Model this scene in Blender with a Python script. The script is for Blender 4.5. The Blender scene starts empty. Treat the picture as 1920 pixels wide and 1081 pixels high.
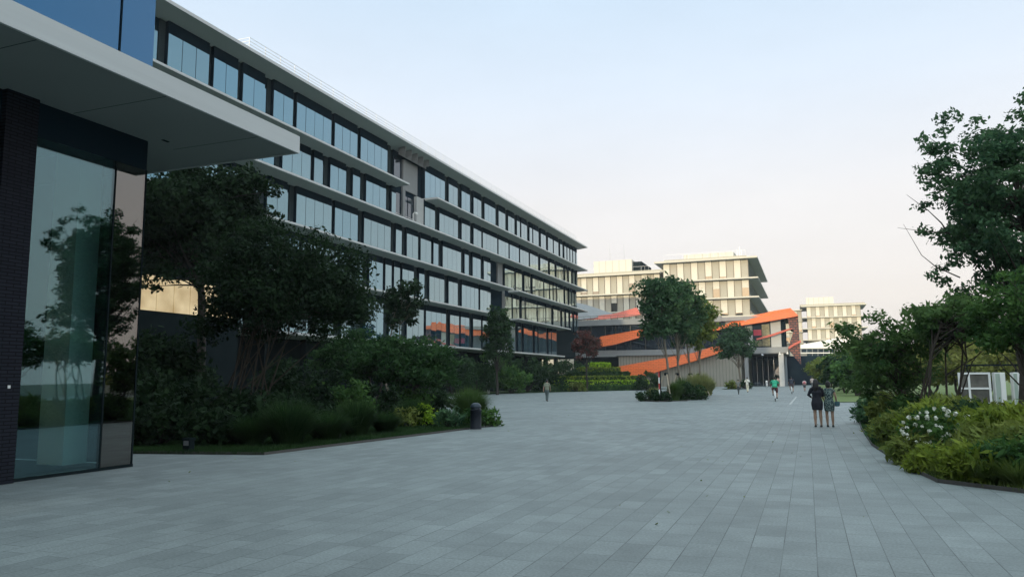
import bpy, math, random
import numpy as np
from mathutils import Vector, Matrix
D = bpy.data
SC = bpy.context.scene
COL = SC.collection
rad = math.radians
# ------------------------------------------------------------------ camera
FPX = 1420.0
CH = 1.65
cam = D.cameras.new('camera')
cam.sensor_width = 36.0
cam.lens = FPX / 1920.0 * 36.0
cam.clip_end = 5000
camo = D.objects.new('camera', cam)
COL.objects.link(camo)
yc = Vector((554, 166, FPX)).normalized()
uc = Vector((-.0072, -1, (166 + .0072 * 554) / FPX)).normalized()
xc = yc.cross(uc)
if xc.x < 0: xc = -xc
xc.normalize()
# rows: world axes in image coordinates (x right, y down, z forward)
camo.matrix_world = Matrix(((xc.x, -xc.y, -xc.z, 0), (yc.x, -yc.y, -yc.z, 0), (uc.x, -uc.y, -uc.z, CH), (0, 0, 0, 1)))
SC.camera = camo
# ------------------------------------------------------------------ world
SUN_EL, SUN_AZ = rad(7.0), rad(2.0)          # azimuth from -Y towards -X
w = D.worlds.new('World'); SC.world = w; w.use_nodes = True
nt = w.node_tree; nt.nodes.clear()
out = nt.nodes.new('ShaderNodeOutputWorld'); bg = nt.nodes.new('ShaderNodeBackground')
sky = nt.nodes.new('ShaderNodeTexSky'); sky.sky_type = 'NISHITA'; sky.sun_disc = False
sky.sun_elevation = SUN_EL; sky.sun_rotation = rad(180) + SUN_AZ
sky.dust_density = 3.0; sky.air_density = 1.0; sky.ozone_density = 1.0
tc = nt.nodes.new('ShaderNodeTexCoord'); sep = nt.nodes.new('ShaderNodeSeparateXYZ')
nt.links.new(tc.outputs['Generated'], sep.inputs[0])
ramp = nt.nodes.new('ShaderNodeValToRGB')          # the evening veil of haze in the air, by height above the horizon
el = ramp.color_ramp.elements
el[0].position = 0.0; el[0].color = (7.1, 6.75, 6.5, 1)
el[1].position = 1.0; el[1].color = (8.4, 10.2, 10.8, 1)
for p, c in ((.10, (7.75, 7.2, 6.85, 1)), (.22, (7.6, 7.4, 7.4, 1)), (.36, (6.5, 7.25, 8.2, 1)), (.46, (5.6, 6.8, 8.1, 1)), (.58, (7.0, 8.3, 9.2, 1))):
    e = el.new(p); e.color = c
nt.links.new(sep.outputs[2], ramp.inputs[0])
mix = nt.nodes.new('ShaderNodeMix'); mix.data_type = 'RGBA'; mix.inputs[0].default_value = .85
nt.links.new(sky.outputs[0], mix.inputs[6]); nt.links.new(ramp.outputs[0], mix.inputs[7])
# the sky is brighter on the side of the low sun
gm = nt.nodes.new('ShaderNodeMapRange'); gm.inputs[1].default_value = .0; gm.inputs[2].default_value = -1.0; gm.inputs[3].default_value = 1.0; gm.inputs[4].default_value = 2.3
nt.links.new(sep.outputs[1], gm.inputs[0])
cn = nt.nodes.new('ShaderNodeTexNoise'); cn.inputs['Scale'].default_value = 2.2; cn.inputs['Detail'].default_value = 5; cn.inputs['Roughness'].default_value = .6
cmp_ = nt.nodes.new('ShaderNodeMapping'); cmp_.inputs['Scale'].default_value = (1, 1, 3.5); nt.links.new(tc.outputs['Generated'], cmp_.inputs[0]); nt.links.new(cmp_.outputs[0], cn.inputs[0])
cr0 = nt.nodes.new('ShaderNodeMapRange'); cr0.inputs[1].default_value = .3; cr0.inputs[2].default_value = .7; cr0.inputs[3].default_value = .965; cr0.inputs[4].default_value = 1.035
nt.links.new(cn.outputs[0], cr0.inputs[0])
gm2 = nt.nodes.new('ShaderNodeMath'); gm2.operation = 'MULTIPLY'; nt.links.new(gm.outputs[0], gm2.inputs[0]); nt.links.new(cr0.outputs[0], gm2.inputs[1]); gm = gm2
sc_ = nt.nodes.new('ShaderNodeVectorMath'); sc_.operation = 'SCALE'
nt.links.new(mix.outputs[2], sc_.inputs[0]); nt.links.new(gm.outputs[0], sc_.inputs['Scale'])
nt.links.new(sc_.outputs[0], bg.inputs[0]); bg.inputs[1].default_value = .124
nt.links.new(bg.outputs[0], out.inputs[0])
sl = D.lights.new('sun', 'SUN'); sl.energy = 2.4; sl.angle = rad(.6); sl.color = (1, .84, .58)
so = D.objects.new('sun', sl); COL.objects.link(so)
sd = Vector((-math.sin(SUN_AZ) * math.cos(SUN_EL), -math.cos(SUN_AZ) * math.cos(SUN_EL), math.sin(SUN_EL)))
so.rotation_euler = sd.to_track_quat('Z', 'Y').to_euler()
SC.view_settings.view_transform = 'Standard'; SC.view_settings.look = 'None'
SC.view_settings.exposure = 0.15; SC.view_settings.gamma = 1.0
SC.render.engine = 'CYCLES'
SC.cycles.max_bounces = 6; SC.cycles.transparent_max_bounces = 8
SC.cycles.caustics_reflective = False; SC.cycles.caustics_refractive = False

# ------------------------------------------------------------------ helpers
def px2(px, py, axis, val):
    """the point of the world plane axis=val that the picture shows at px, py (1920 wide)"""
    c = Vector(((px - 960) / FPX, (py - 540.5) / FPX, 1))
    d = Vector((xc.dot(c), yc.dot(c), uc.dot(c)))
    k = 'xyz'.index(axis)
    o = (0, 0, CH)[k]
    t = (val - o) / d[k]
    return Vector((0, 0, CH)) + d * t

class MB:
    def __init__(s): s.v = []; s.f = []; s.m = []
    def add(s, vs, fs, mi=0):
        n = len(s.v); s.v += [tuple(v) for v in vs]; s.f += [tuple(i + n for i in f) for f in fs]; s.m += [mi] * len(fs)
        return s
    def box(s, x0, x1, y0, y1, z0, z1, mi=0):
        v = [(x0,y0,z0),(x1,y0,z0),(x1,y1,z0),(x0,y1,z0),(x0,y0,z1),(x1,y0,z1),(x1,y1,z1),(x0,y1,z1)]
        return s.add(v, [(0,3,2,1),(4,5,6,7),(0,1,5,4),(1,2,6,5),(2,3,7,6),(3,0,4,7)], mi)
    def prism(s, poly, axis, a0, a1, mi=0):
        """poly: list of 2d points in the plane perpendicular to axis"""
        def P(p, a):
            if axis == 'y': return (p[0], a, p[1])
            if axis == 'x': return (a, p[0], p[1])
            return (p[0], p[1], a)
        n = len(poly); v = [P(p, a0) for p in poly] + [P(p, a1) for p in poly]
        f = [tuple(range(n))[::-1], tuple(range(n, 2 * n))] + [(i, (i + 1) % n, n + (i + 1) % n, n + i) for i in range(n)]
        return s.add(v, f, mi)
    def slab3(s, pts, off, mi=0):
        """thick polygon: 3d points and an offset vector"""
        n = len(pts); off = Vector(off); v = [Vector(p) for p in pts] + [Vector(p) + off for p in pts]
        f = [tuple(range(n))[::-1], tuple(range(n, 2 * n))] + [(i, (i + 1) % n, n + (i + 1) % n, n + i) for i in range(n)]
        return s.add(v, f, mi)
    def tube(s, pts, rs, n=8, mi=0, ry=1.0, cap=True):
        pts = [Vector(p) for p in pts]
        if not hasattr(rs, '__len__'): rs = [rs] * len(pts)
        v = []; f = []
        prev = None
        for i, p in enumerate(pts):
            d = (pts[min(i + 1, len(pts) - 1)] - pts[max(i - 1, 0)])
            d = d.normalized() if d.length > 1e-9 else Vector((0, 0, 1))
            if prev is None:
                a = Vector((1, 0, 0)) if abs(d.x) < .8 else Vector((0, 1, 0))
            else: a = prev
            a = (a - d * a.dot(d)).normalized(); b = d.cross(a); prev = a
            for k in range(n):
                t = 2 * math.pi * k / n
                v.append(p + a * rs[i] * math.cos(t) + b * rs[i] * ry * math.sin(t))
        for i in range(len(pts) - 1):
            for k in range(n):
                f.append((i*n+k, i*n+(k+1)%n, (i+1)*n+(k+1)%n, (i+1)*n+k))
        if cap:
            f.append(tuple(range(n))[::-1]); f.append(tuple(range((len(pts)-1)*n, len(pts)*n)))
        return s.add(v, f, mi)
    def lathe(s, prof, c=(0,0,0), n=20, sx=1, sy=1, mi=0):
        v = []; f = []
        for r, z in prof:
            for k in range(n):
                t = 2 * math.pi * k / n
                v.append((c[0] + r * sx * math.cos(t), c[1] + r * sy * math.sin(t), c[2] + z))
        for i in range(len(prof) - 1):
            for k in range(n): f.append((i*n+k, i*n+(k+1)%n, (i+1)*n+(k+1)%n, (i+1)*n+k))
        f.append(tuple(range(n))[::-1]); f.append(tuple(range((len(prof)-1)*n, len(prof)*n)))
        return s.add(v, f, mi)
    def ball(s, c, rx, ry=None, rz=None, nu=12, nv=8, mi=0):
        ry = ry or rx; rz = rz or rx
        prof = [(max(math.sin(math.pi * i / nv), .02), -math.cos(math.pi * i / nv)) for i in range(nv + 1)]
        v = []; f = []
        for r, z in prof:
            for k in range(nu):
                t = 2 * math.pi * k / nu
                v.append((c[0] + rx * r * math.cos(t), c[1] + ry * r * math.sin(t), c[2] + rz * z))
        for i in range(nv):
            for k in range(nu): f.append((i*nu+k, i*nu+(k+1)%nu, (i+1)*nu+(k+1)%nu, (i+1)*nu+k))
        f.append(tuple(range(nu))[::-1]); f.append(tuple(range(nv*nu, (nv+1)*nu)))
        return s.add(v, f, mi)
    def build(s, name, mats, parent=None, smooth=False):
        me = D.meshes.new(name); me.from_pydata(s.v, [], s.f)
        if not isinstance(mats, (list, tuple)): mats = [mats]
        for m in mats: me.materials.append(m)
        if len(mats) > 1: me.polygons.foreach_set('material_index', s.m)
        if smooth: me.polygons.foreach_set('use_smooth', [True] * len(s.f))
        me.update()
        o = D.objects.new(name, me); COL.objects.link(o)
        if parent: o.parent = parent
        return o

def tag(o, label=None, cat=None, group=None, kind=None):
    if label: o['label'] = label
    if cat: o['category'] = cat
    if group: o['group'] = group
    if kind: o['kind'] = kind
    return o
def thing(name, label, cat, loc=(0,0,0), rz=0, group=None):
    o = D.objects.new(name, None); COL.objects.link(o); o.location = loc; o.rotation_euler = (0, 0, rz)
    o.empty_display_size = .3
    return tag(o, label, cat, group)
def copy_tree(o, parent=None):
    c = o.copy(); COL.objects.link(c); c.parent = parent
    for ch in list(o.children): copy_tree(ch, c)
    return c

# ------------------------------------------------------------------ materials
def nodes(name):
    m = D.materials.new(name); m.use_nodes = True
    return m, m.node_tree, m.node_tree.nodes['Principled BSDF']
def mat(name, col, rough=.7, metal=0, var=.12, scale=3.0, spec=.5, bump=0, streak=None, detail=6):
    m, t, b = nodes(name)
    tc = t.nodes.new('ShaderNodeTexCoord'); mp = t.nodes.new('ShaderNodeMapping')
    t.links.new(tc.outputs['Object'], mp.inputs[0])
    if streak: mp.inputs['Scale'].default_value = streak
    nz = t.nodes.new('ShaderNodeTexNoise'); nz.inputs['Scale'].default_value = scale; nz.inputs['Detail'].default_value = detail
    t.links.new(mp.outputs[0], nz.inputs[0])
    mx = t.nodes.new('ShaderNodeMix'); mx.data_type = 'RGBA'
    mx.inputs[6].default_value = tuple(c * (1 - var) for c in col) + (1,)
    mx.inputs[7].default_value = tuple(min(1, c * (1 + var)) for c in col) + (1,)
    t.links.new(nz.outputs[0], mx.inputs[0]); t.links.new(mx.outputs[2], b.inputs['Base Color'])
    b.inputs['Roughness'].default_value = rough; b.inputs['Metallic'].default_value = metal
    b.inputs['Specular IOR Level'].default_value = spec
    if bump:
        bp = t.nodes.new('ShaderNodeBump'); bp.inputs['Strength'].default_value = bump; bp.inputs['Distance'].default_value = .02
        t.links.new(nz.outputs[0], bp.inputs['Height']); t.links.new(bp.outputs[0], b.inputs['Normal'])
    return m
def leafmat(name, c1, c2, trans=.3, rough=.55):
    m = D.materials.new(name); m.use_nodes = True; t = m.node_tree; t.nodes.clear()
    o = t.nodes.new('ShaderNodeOutputMaterial')
    ge = t.nodes.new('ShaderNodeNewGeometry'); nz = t.nodes.new('ShaderNodeTexNoise'); nz.inputs['Scale'].default_value = 1.3
    nz.inputs['Detail'].default_value = 4
    t.links.new(ge.outputs['Position'], nz.inputs[0])
    ad = t.nodes.new('ShaderNodeMath'); ad.operation = 'MULTIPLY_ADD'; ad.inputs[1].default_value = .55; 
    mu = t.nodes.new('ShaderNodeMath'); mu.operation = 'MULTIPLY_ADD'; mu.inputs[1].default_value = 2.2; mu.inputs[2].default_value = -.88
    t.links.new(nz.outputs[0], mu.inputs[0])
    t.links.new(ge.outputs['Random Per Island'], ad.inputs[0]); t.links.new(mu.outputs[0], ad.inputs[2])
    mx = t.nodes.new('ShaderNodeMix'); mx.data_type = 'RGBA'; mx.inputs[6].default_value = c1 + (1,); mx.inputs[7].default_value = c2 + (1,)
    t.links.new(ad.outputs[0], mx.inputs[0])
    b = t.nodes.new('ShaderNodeBsdfPrincipled'); b.inputs['Roughness'].default_value = .7; b.inputs['Specular IOR Level'].default_value = .12
    tr = t.nodes.new('ShaderNodeBsdfTranslucent'); ms = t.nodes.new('ShaderNodeMixShader'); ms.inputs[0].default_value = trans
    t.links.new(mx.outputs[2], b.inputs['Base Color']); t.links.new(mx.outputs[2], tr.inputs[0])
    t.links.new(b.outputs[0], ms.inputs[1]); t.links.new(tr.outputs[0], ms.inputs[2]); t.links.new(ms.outputs[0], o.inputs[0])
    return m
def glassmat(name, base, tint, f0=.18, see=0.0, rough=.015, wav=.02, wscale=.35):
    """coated window glass: mirror share grows with angle; behind it a dark room, or the real one when see > 0"""
    m = D.materials.new(name); m.use_nodes = True; t = m.node_tree; t.nodes.clear()
    o = t.nodes.new('ShaderNodeOutputMaterial')
    lw = t.nodes.new('ShaderNodeLayerWeight'); lw.inputs[0].default_value = .5
    pw = t.nodes.new('ShaderNodeMath'); pw.operation = 'POWER'; pw.inputs[1].default_value = 3.5
    t.links.new(lw.outputs['Facing'], pw.inputs[0])
    ma = t.nodes.new('ShaderNodeMath'); ma.operation = 'MULTIPLY_ADD'; ma.inputs[1].default_value = 1 - f0; ma.inputs[2].default_value = f0
    t.links.new(pw.outputs[0], ma.inputs[0])
    gl = t.nodes.new('ShaderNodeBsdfGlossy')
    tm = t.nodes.new('ShaderNodeMix'); tm.data_type = 'RGBA'; tm.inputs[6].default_value = tint + (1,); tm.inputs[7].default_value = (1, 1, 1, 1)
    p2 = t.nodes.new('ShaderNodeMath'); p2.operation = 'POWER'; p2.inputs[1].default_value = 1.5
    t.links.new(lw.outputs['Facing'], p2.inputs[0]); t.links.new(p2.outputs[0], tm.inputs[0]); t.links.new(tm.outputs[2], gl.inputs['Color']); gl.inputs['Roughness'].default_value = rough
    tc = t.nodes.new('ShaderNodeTexCoord'); nz = t.nodes.new('ShaderNodeTexNoise'); nz.inputs['Scale'].default_value = wscale; nz.inputs['Detail'].default_value = 1
    bp = t.nodes.new('ShaderNodeBump'); bp.inputs['Strength'].default_value = wav; bp.inputs['Distance'].default_value = .5
    t.links.new(tc.outputs['Object'], nz.inputs[0]); t.links.new(nz.outputs[0], bp.inputs['Height']); t.links.new(bp.outputs[0], gl.inputs['Normal'])
    df = t.nodes.new('ShaderNodeBsdfDiffuse'); df.inputs[0].default_value = base + (1,)
    ms = t.nodes.new('ShaderNodeMixShader'); t.links.new(ma.outputs[0], ms.inputs[0])
    if see > 0:
        tp = t.nodes.new('ShaderNodeBsdfTransparent'); tp.inputs[0].default_value = (.72 * see, .90 * see, .88 * see, 1)
        t.links.new(tp.outputs[0], ms.inputs[1])
    else:
        t.links.new(df.outputs[0], ms.inputs[1])
    t.links.new(gl.outputs[0], ms.inputs[2]); t.links.new(ms.outputs[0], o.inputs[0])
    return m
def plane_uv(t, ax):
    tc = t.nodes.new('ShaderNodeTexCoord'); sp = t.nodes.new('ShaderNodeSeparateXYZ'); cb = t.nodes.new('ShaderNodeCombineXYZ')
    t.links.new(tc.outputs['Object'], sp.inputs[0]); t.links.new(sp.outputs[ax], cb.inputs[0]); t.links.new(sp.outputs[2], cb.inputs[1])
    return cb
M = {}
M['conc'] = mat('concrete_light', (.42, .43, .42), .75, var=.10, scale=.7, streak=(1, 1, 3))
M['conc_d'] = mat('concrete_grey', (.24, .25, .25), .8, var=.14, scale=.9)
M['soffit'] = mat('soffit_plaster', (.46, .50, .48), .85, var=.06, scale=.5)
M['fascia'] = mat('painted_fascia', (.54, .56, .55), .5, var=.14, scale=1.2, streak=(1, .2, 6))
M['dark'] = mat('dark_cladding', (.014, .021, .023), .9, var=.25, scale=1.5, spec=0)
M['pier'] = mat('slate_pier', (.032, .046, .050), .8, var=.3, scale=1.2, spec=.1)
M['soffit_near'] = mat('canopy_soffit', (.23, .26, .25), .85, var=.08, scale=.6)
M['dark2'] = mat('dark_blue_spandrel', (.012, .024, .034), .8, var=.2, scale=.6, spec=0)
M['steel'] = mat('galvanised_steel', (.5, .5, .5), .4, metal=.6, var=.1)
M['white'] = mat('white_paint', (.78, .78, .75), .45, var=.05)
M['tan'] = mat('tan_panel', (.385, .36, .285), .6, var=.06, scale=.8)
M['tanedge'] = mat('pale_stone_edge', (.53, .50, .41), .6, var=.07)
M['blind'] = mat('pale_roller_blind', (.58, .555, .46), .5, var=.06)
M['pent'] = mat('pale_metal_siding', (.56, .54, .46), .5, var=.04, scale=.5)
M['mull'] = mat('bronze_mullion', (.09, .08, .06), .5, var=.1)
M['wallstone'] = mat('ribbed_stone_wall', (.27, .26, .215), .85, var=.18, scale=2.5, streak=(3, 1, .4))
M['bark'] = mat('bark', (.06, .048, .036), .95, var=.4, scale=9, bump=.6, streak=(1, 1, .25))
M['barkpale'] = mat('pale_bark', (.20, .17, .13), .9, var=.3, scale=9, bump=.5, streak=(1, 1, .25))
M['barkdark'] = mat('dark_bark', (.04, .033, .028), .95, var=.4, scale=9, bump=.6, streak=(1, 1, .25))
M['glass'] = glassmat('facade_glass', (.018, .055, .080), (.28, .66, .84), f0=.40)
M['glass_b'] = glassmat('facade_glass_with_blind', (.09, .14, .155), (.34, .68, .82), f0=.38)
M['glass_c'] = glassmat('facade_glass_with_curtain', (.05, .08, .085), (.32, .66, .80), f0=.38)  # slightly paler base for panes with curtains
M['glass_near'] = glassmat('lobby_glass', (.01, .02, .03), (.36, .56, .64), f0=.19, see=1.0, wav=.008)
M['glass_side'] = glassmat('pale_lobby_glass', (.02, .02, .02), (.78, .74, .70), f0=.22, see=.35, wav=.008)
M['glass_up'] = glassmat('sky_tinted_glass', (.01, .035, .07), (.07, .36, .70), f0=.34, wav=.03)  # blue of the reflected high sky put into the tint
M['glass_dk'] = glassmat('dark_glass', (.02, .03, .04), (.8, .9, 1), f0=.10)
M['glass_tan'] = glassmat('bronze_glass', (.05, .05, .045), (1, .95, .85), f0=.15)
M['railing'] = mat('rail_paint', (.75, .75, .75), .4)
# orange perforated metal
def orange(name, c, gap=(.12, .02, .01)):
    m, t, b = nodes(name)
    mp = plane_uv(t, 0)
    br = t.nodes.new('ShaderNodeTexBrick'); br.inputs['Scale'].default_value = 1.0
    br.inputs['Brick Width'].default_value = 1.0; br.inputs['Row Height'].default_value = .32; br.inputs['Mortar Size'].default_value = .05
    br.inputs['Color1'].default_value = c + (1,); br.inputs['Color2'].default_value = tuple(x * .86 for x in c) + (1,); br.inputs['Mortar'].default_value = tuple(x * .7 for x in c) + (1,)
    t.links.new(mp.outputs[0], br.inputs[0]); t.links.new(br.outputs[0], b.inputs['Base Color'])
    b.inputs['Roughness'].default_value = .55
    return m
M['orange'] = orange('orange_mesh', (.86, .17, .035))
M['redmesh'] = orange('red_mesh', (.60, .14, .09))
m, t, b = nodes('brick_screen')
mp = plane_uv(t, 0)
br = t.nodes.new('ShaderNodeTexBrick'); br.inputs['Scale'].default_value = 1.0; br.inputs['Brick Width'].default_value = .8; br.inputs['Row Height'].default_value = .45; br.inputs['Mortar Size'].default_value = .09
br.inputs['Color1'].default_value = (.26, .08, .05, 1); br.inputs['Color2'].default_value = (.13, .05, .04, 1); br.inputs['Mortar'].default_value = (.03, .025, .03, 1)
t.links.new(mp.outputs[0], br.inputs[0]); t.links.new(br.outputs[0], b.inputs['Base Color']); b.inputs['Roughness'].default_value = .7
M['screen'] = m
def vcorr(m, period=.35, axis=0, depth=.35):
    """thin vertical joints between cladding boards"""
    t = m.node_tree; b = t.nodes['Principled BSDF']
    src = b.inputs['Base Color'].links[0].from_socket
    tc = t.nodes.new('ShaderNodeTexCoord'); sp = t.nodes.new('ShaderNodeSeparateXYZ'); t.links.new(tc.outputs['Object'], sp.inputs[0])
    md = t.nodes.new('ShaderNodeMath'); md.operation = 'PINGPONG'; md.inputs[1].default_value = period / 2
    t.links.new(sp.outputs[axis], md.inputs[0])
    lt = t.nodes.new('ShaderNodeMath'); lt.operation = 'LESS_THAN'; lt.inputs[1].default_value = period * .08; t.links.new(md.outputs[0], lt.inputs[0])
    mx = t.nodes.new('ShaderNodeMix'); mx.data_type = 'RGBA'; mx.blend_type = 'MULTIPLY'; mx.inputs[7].default_value = (depth, depth, depth, 1)
    t.links.new(lt.outputs[0], mx.inputs[0]); t.links.new(src, mx.inputs[6]); t.links.new(mx.outputs[2], b.inputs['Base Color'])
vcorr(M['wallstone'], .6, 0, .6)
vcorr(M['pent'], 1.7, 0, .8)
# dark brick pier
m, t, b = nodes('dark_brick')
mp = plane_uv(t, 1)
br = t.nodes.new('ShaderNodeTexBrick'); br.inputs['Scale'].default_value = 1; br.inputs['Brick Width'].default_value = .24; br.inputs['Row Height'].default_value = .06; br.inputs['Mortar Size'].default_value = .008
br.inputs['Color1'].default_value = (.022, .025, .034, 1); br.inputs['Color2'].default_value = (.018, .020, .028, 1); br.inputs['Mortar'].default_value = (.008, .008, .01, 1)
t.links.new(mp.outputs[0], br.inputs[0]); t.links.new(br.outputs[0], b.inputs['Base Color']); b.inputs['Roughness'].default_value = .6
b.inputs['Specular IOR Level'].default_value = .05
M['brick'] = m
# foliage
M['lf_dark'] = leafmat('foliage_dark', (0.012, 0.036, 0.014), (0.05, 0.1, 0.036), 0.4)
M['lf_mid'] = leafmat('foliage_mid', (0.026, 0.08, 0.024), (0.11, 0.21, 0.05), 0.4)
M['lf_blue'] = leafmat('foliage_bluegreen', (0.028, 0.078, 0.042), (0.11, 0.21, 0.09), 0.4)
M['lf_yel'] = leafmat('foliage_yellowgreen', (.09, .145, .018), (.28, .34, .05), .4)
M['lf_lime'] = leafmat('foliage_lime', (0.2, 0.36, 0.02), (0.42, 0.6, 0.05), 0.4)
M['lf_olive'] = leafmat('foliage_olive', (0.08, 0.125, 0.025), (0.25, 0.29, 0.07), 0.4)
M['lf_red'] = leafmat('foliage_red', (0.04, 0.05, 0.035), (0.22, 0.075, 0.07), 0.38)
M['lf_sun'] = leafmat('foliage_sun_tint', (0.14, 0.17, 0.04), (0.32, 0.32, 0.09), 0.38)  # low sunlight on the far trees put into their leaf colour
M['gr_green'] = leafmat('grass_green', (0.05, 0.1, 0.03), (0.12, 0.2, 0.055), 0.38)
M['gr_yel'] = leafmat('grass_straw', (0.17, 0.2, 0.07), (0.38, 0.4, 0.16), 0.38)
M['gr_dark'] = leafmat('grass_dark', (0.016, 0.045, 0.014), (0.05, 0.1, 0.03), 0.4)
M['petal'] = mat('white_petals', (.74, .74, .64), .6, var=.05)
M['soil'] = mat('soil', (.05, .045, .035), .95, spec=0, var=.3, scale=4)
# paving
m, t, b = nodes('grey_stone_paving')
tc = t.nodes.new('ShaderNodeTexCoord'); mp = t.nodes.new('ShaderNodeMapping'); mp.inputs['Rotation'].default_value = (0, 0, rad(90))
t.links.new(tc.outputs['Object'], mp.inputs[0])
br = t.nodes.new('ShaderNodeTexBrick'); br.offset = .37; br.offset_frequency = 2; br.squash = 1.25; br.squash_frequency = 3
br.inputs['Scale'].default_value = 1; br.inputs['Brick Width'].default_value = .60; br.inputs['Row Height'].default_value = .30
br.inputs['Mortar Size'].default_value = .0045; br.inputs['Mortar Smooth'].default_value = .2; br.inputs['Bias'].default_value = 0
br.inputs['Color1'].default_value = (.232, .264, .263, 1); br.inputs['Color2'].default_value = (.185, .212, .212, 1); br.inputs['Mortar'].default_value = (.2, .23, .23, 1)
t.links.new(mp.outputs[0], br.inputs[0])
def nzn(scale, detail, lo, hi, dst=None):
    n = t.nodes.new('ShaderNodeTexNoise'); n.inputs['Scale'].default_value = scale; n.inputs['Detail'].default_value = detail
    t.links.new(tc.outputs['Object'], n.inputs[0])
    r = t.nodes.new('ShaderNodeMapRange'); r.inputs[1].default_value = .3; r.inputs[2].default_value = .7; r.inputs[3].default_value = lo; r.inputs[4].default_value = hi
    t.links.new(n.outputs[0], r.inputs[0]); return n, r
n1, r1 = nzn(.30, 8, .86, 1.10); n2, r2 = nzn(38, 5, .80, 1.20); n3, r3 = nzn(2.2, 5, .90, 1.10)
pr_ = t.nodes.new('ShaderNodeMath'); pr_.operation = 'MULTIPLY'; t.links.new(r1.outputs[0], pr_.inputs[0]); t.links.new(r2.outputs[0], pr_.inputs[1])
pr2 = t.nodes.new('ShaderNodeMath'); pr2.operation = 'MULTIPLY'; t.links.new(pr_.outputs[0], pr2.inputs[0]); t.links.new(r3.outputs[0], pr2.inputs[1])
vm = t.nodes.new('ShaderNodeVectorMath'); vm.operation = 'SCALE'; n4, r4_ = nzn(1.1, 4, .25, 1.0)
jf = t.nodes.new('ShaderNodeMath'); jf.operation = 'MULTIPLY'; t.links.new(br.outputs['Fac'], jf.inputs[0]); t.links.new(r4_.outputs[0], jf.inputs[1])
jm = t.nodes.new('ShaderNodeMix'); jm.data_type = 'RGBA'; jm.inputs[7].default_value = (.035, .042, .045, 1); t.links.new(br.outputs[0], jm.inputs[6]); t.links.new(jf.outputs[0], jm.inputs[0])
t.links.new(jm.outputs[2], vm.inputs[0]); t.links.new(pr2.outputs[0], vm.inputs['Scale'])
t.links.new(vm.outputs[0], b.inputs['Base Color'])
b.inputs['Roughness'].default_value = .62; b.inputs['Specular IOR Level'].default_value = .35
bp = t.nodes.new('ShaderNodeBump'); bp.inputs['Strength'].default_value = .25; bp.inputs['Distance'].default_value = .004
t.links.new(n2.outputs[0], bp.inputs['Height']); t.links.new(bp.outputs[0], b.inputs['Normal'])
M['paving'] = m
M['lawn'] = mat('lawn', (.022, .045, .015), .95, var=.35, scale=5, spec=0)
M['earth'] = mat('far_ground', (.07, .085, .05), .95, var=.3, scale=.05)

# ------------------------------------------------------------------ ground
tag(MB().add([(-2500,-1200,-.02),(2500,-1200,-.02),(2500,3500,-.02),(-2500,3500,-.02)], [(0,1,2,3)]).build('ground', M['earth']), kind='structure')
def sheet(name, poly, z, m):
    o = MB().add([(x, y, z) for x, y in poly], [tuple(range(len(poly)))]).build(name, m)
    return tag(o, kind='structure')
sheet('pavement', [(-37,-60),(60,-60),(60,320),(-70,320),(-70,139),(-37,139)], 0, M['paving'])
# ------------------------------------------------------------------ near building (left)
NX, NY = -12.47, 11.48
nb = thing('office_building', 'dark glass building with a deep white-edged canopy, nearest on the left', 'building', (NX, NY, 0))
nb.location = (0, 0, 0)
H = 6.59
MB().box(-13.0, NX - .02, -45, 8.98, 6.0, H, 0).box(-13.0, NX - .02, 8.98, NY - .02, 5.96, H - .002, 0).build('header', M['dark2'], nb)
pier = MB().box(-13.1, NX + .10, 8.42, 9.0, 0, H).build('pier', M['brick'], nb)
MB().box(NX + .10, NX + .115, 8.78, 8.82, 1.56, 1.61).build('wall_plate', M['white'], nb)
def pane(y0, y1, z0, z1, m, x=NX, nm='window', par=nb, fr=.03):
    o = MB().box(x - .03, x, y0, y1, z0, z1).build(nm, m, par)
    MB().box(x - .06, x + .012, y1 - fr / 2, y1 + fr / 2, z0, z1).build('mullion', M['dark'], o)
    return o
pane(9.02, 10.72, .06, 5.96, M['glass_near'])
pane(10.74, NY - .03, .06, 5.96, M['glass_side'])
pane(6.2, 8.38, .06, 5.96, M['glass_near']); pane(3.0, 6.1, .06, 5.96, M['glass_near'])
for k in range(8): pane(-1 - 5 * k, 2.9 - 5 * k, .06, 5.96, M['glass_near'])
MB().box(-13.0, NX + .01, -45, NY, 0, .055).build('plinth', M['dark'], nb)
# end wall in glass too
MB().box(-40, NX - .03, NY - .03, NY, .06, 5.96).build('end_glass', M['dark2'], nb)
MB().box(-40, NX - .03, NY - .06, NY + .002, 5.962, H - .004).build('end_header', M['dark'], nb)
MB().box(-14.3, -13.6, 10.85, 11.38, 0, H).build('column', M['white'], nb)
MB().box(-40, -13.1, -45, NY - .1, -.01, .05).build('floor', M['dark'], nb)
MB().box(-22.2, -22, -45, NY - .1, .05, H).build('back_wall', M['dark'], nb)
MB().box(-16.5, -15.2, 9.0, 10.4, .05, .8).build('counter', M['dark'], nb)
can = MB().box(-42, -10.15, -47, 13.27, H + .002, H + .34).build('canopy', [M['soffit_near']], nb)
for k in range(16): MB().box(-12.44, -10.2, 12.1 - 2.4 * k, 12.112 - 2.4 * k, H - .001, H + .001).build('soffit_joint', M['dark'], can)
MB().box(-12.16, -12.10, 11.5, 11.66, H - .012, H + .001).build('slot_light', M['dark'], can)
MB().box(-10.148, -10.10, -47, 13.32, H - .02, H + .36).box(-42, -10.148, 13.27, 13.32, H - .02, H + .36).build('canopy_fascia', M['fascia'], nb)
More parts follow.
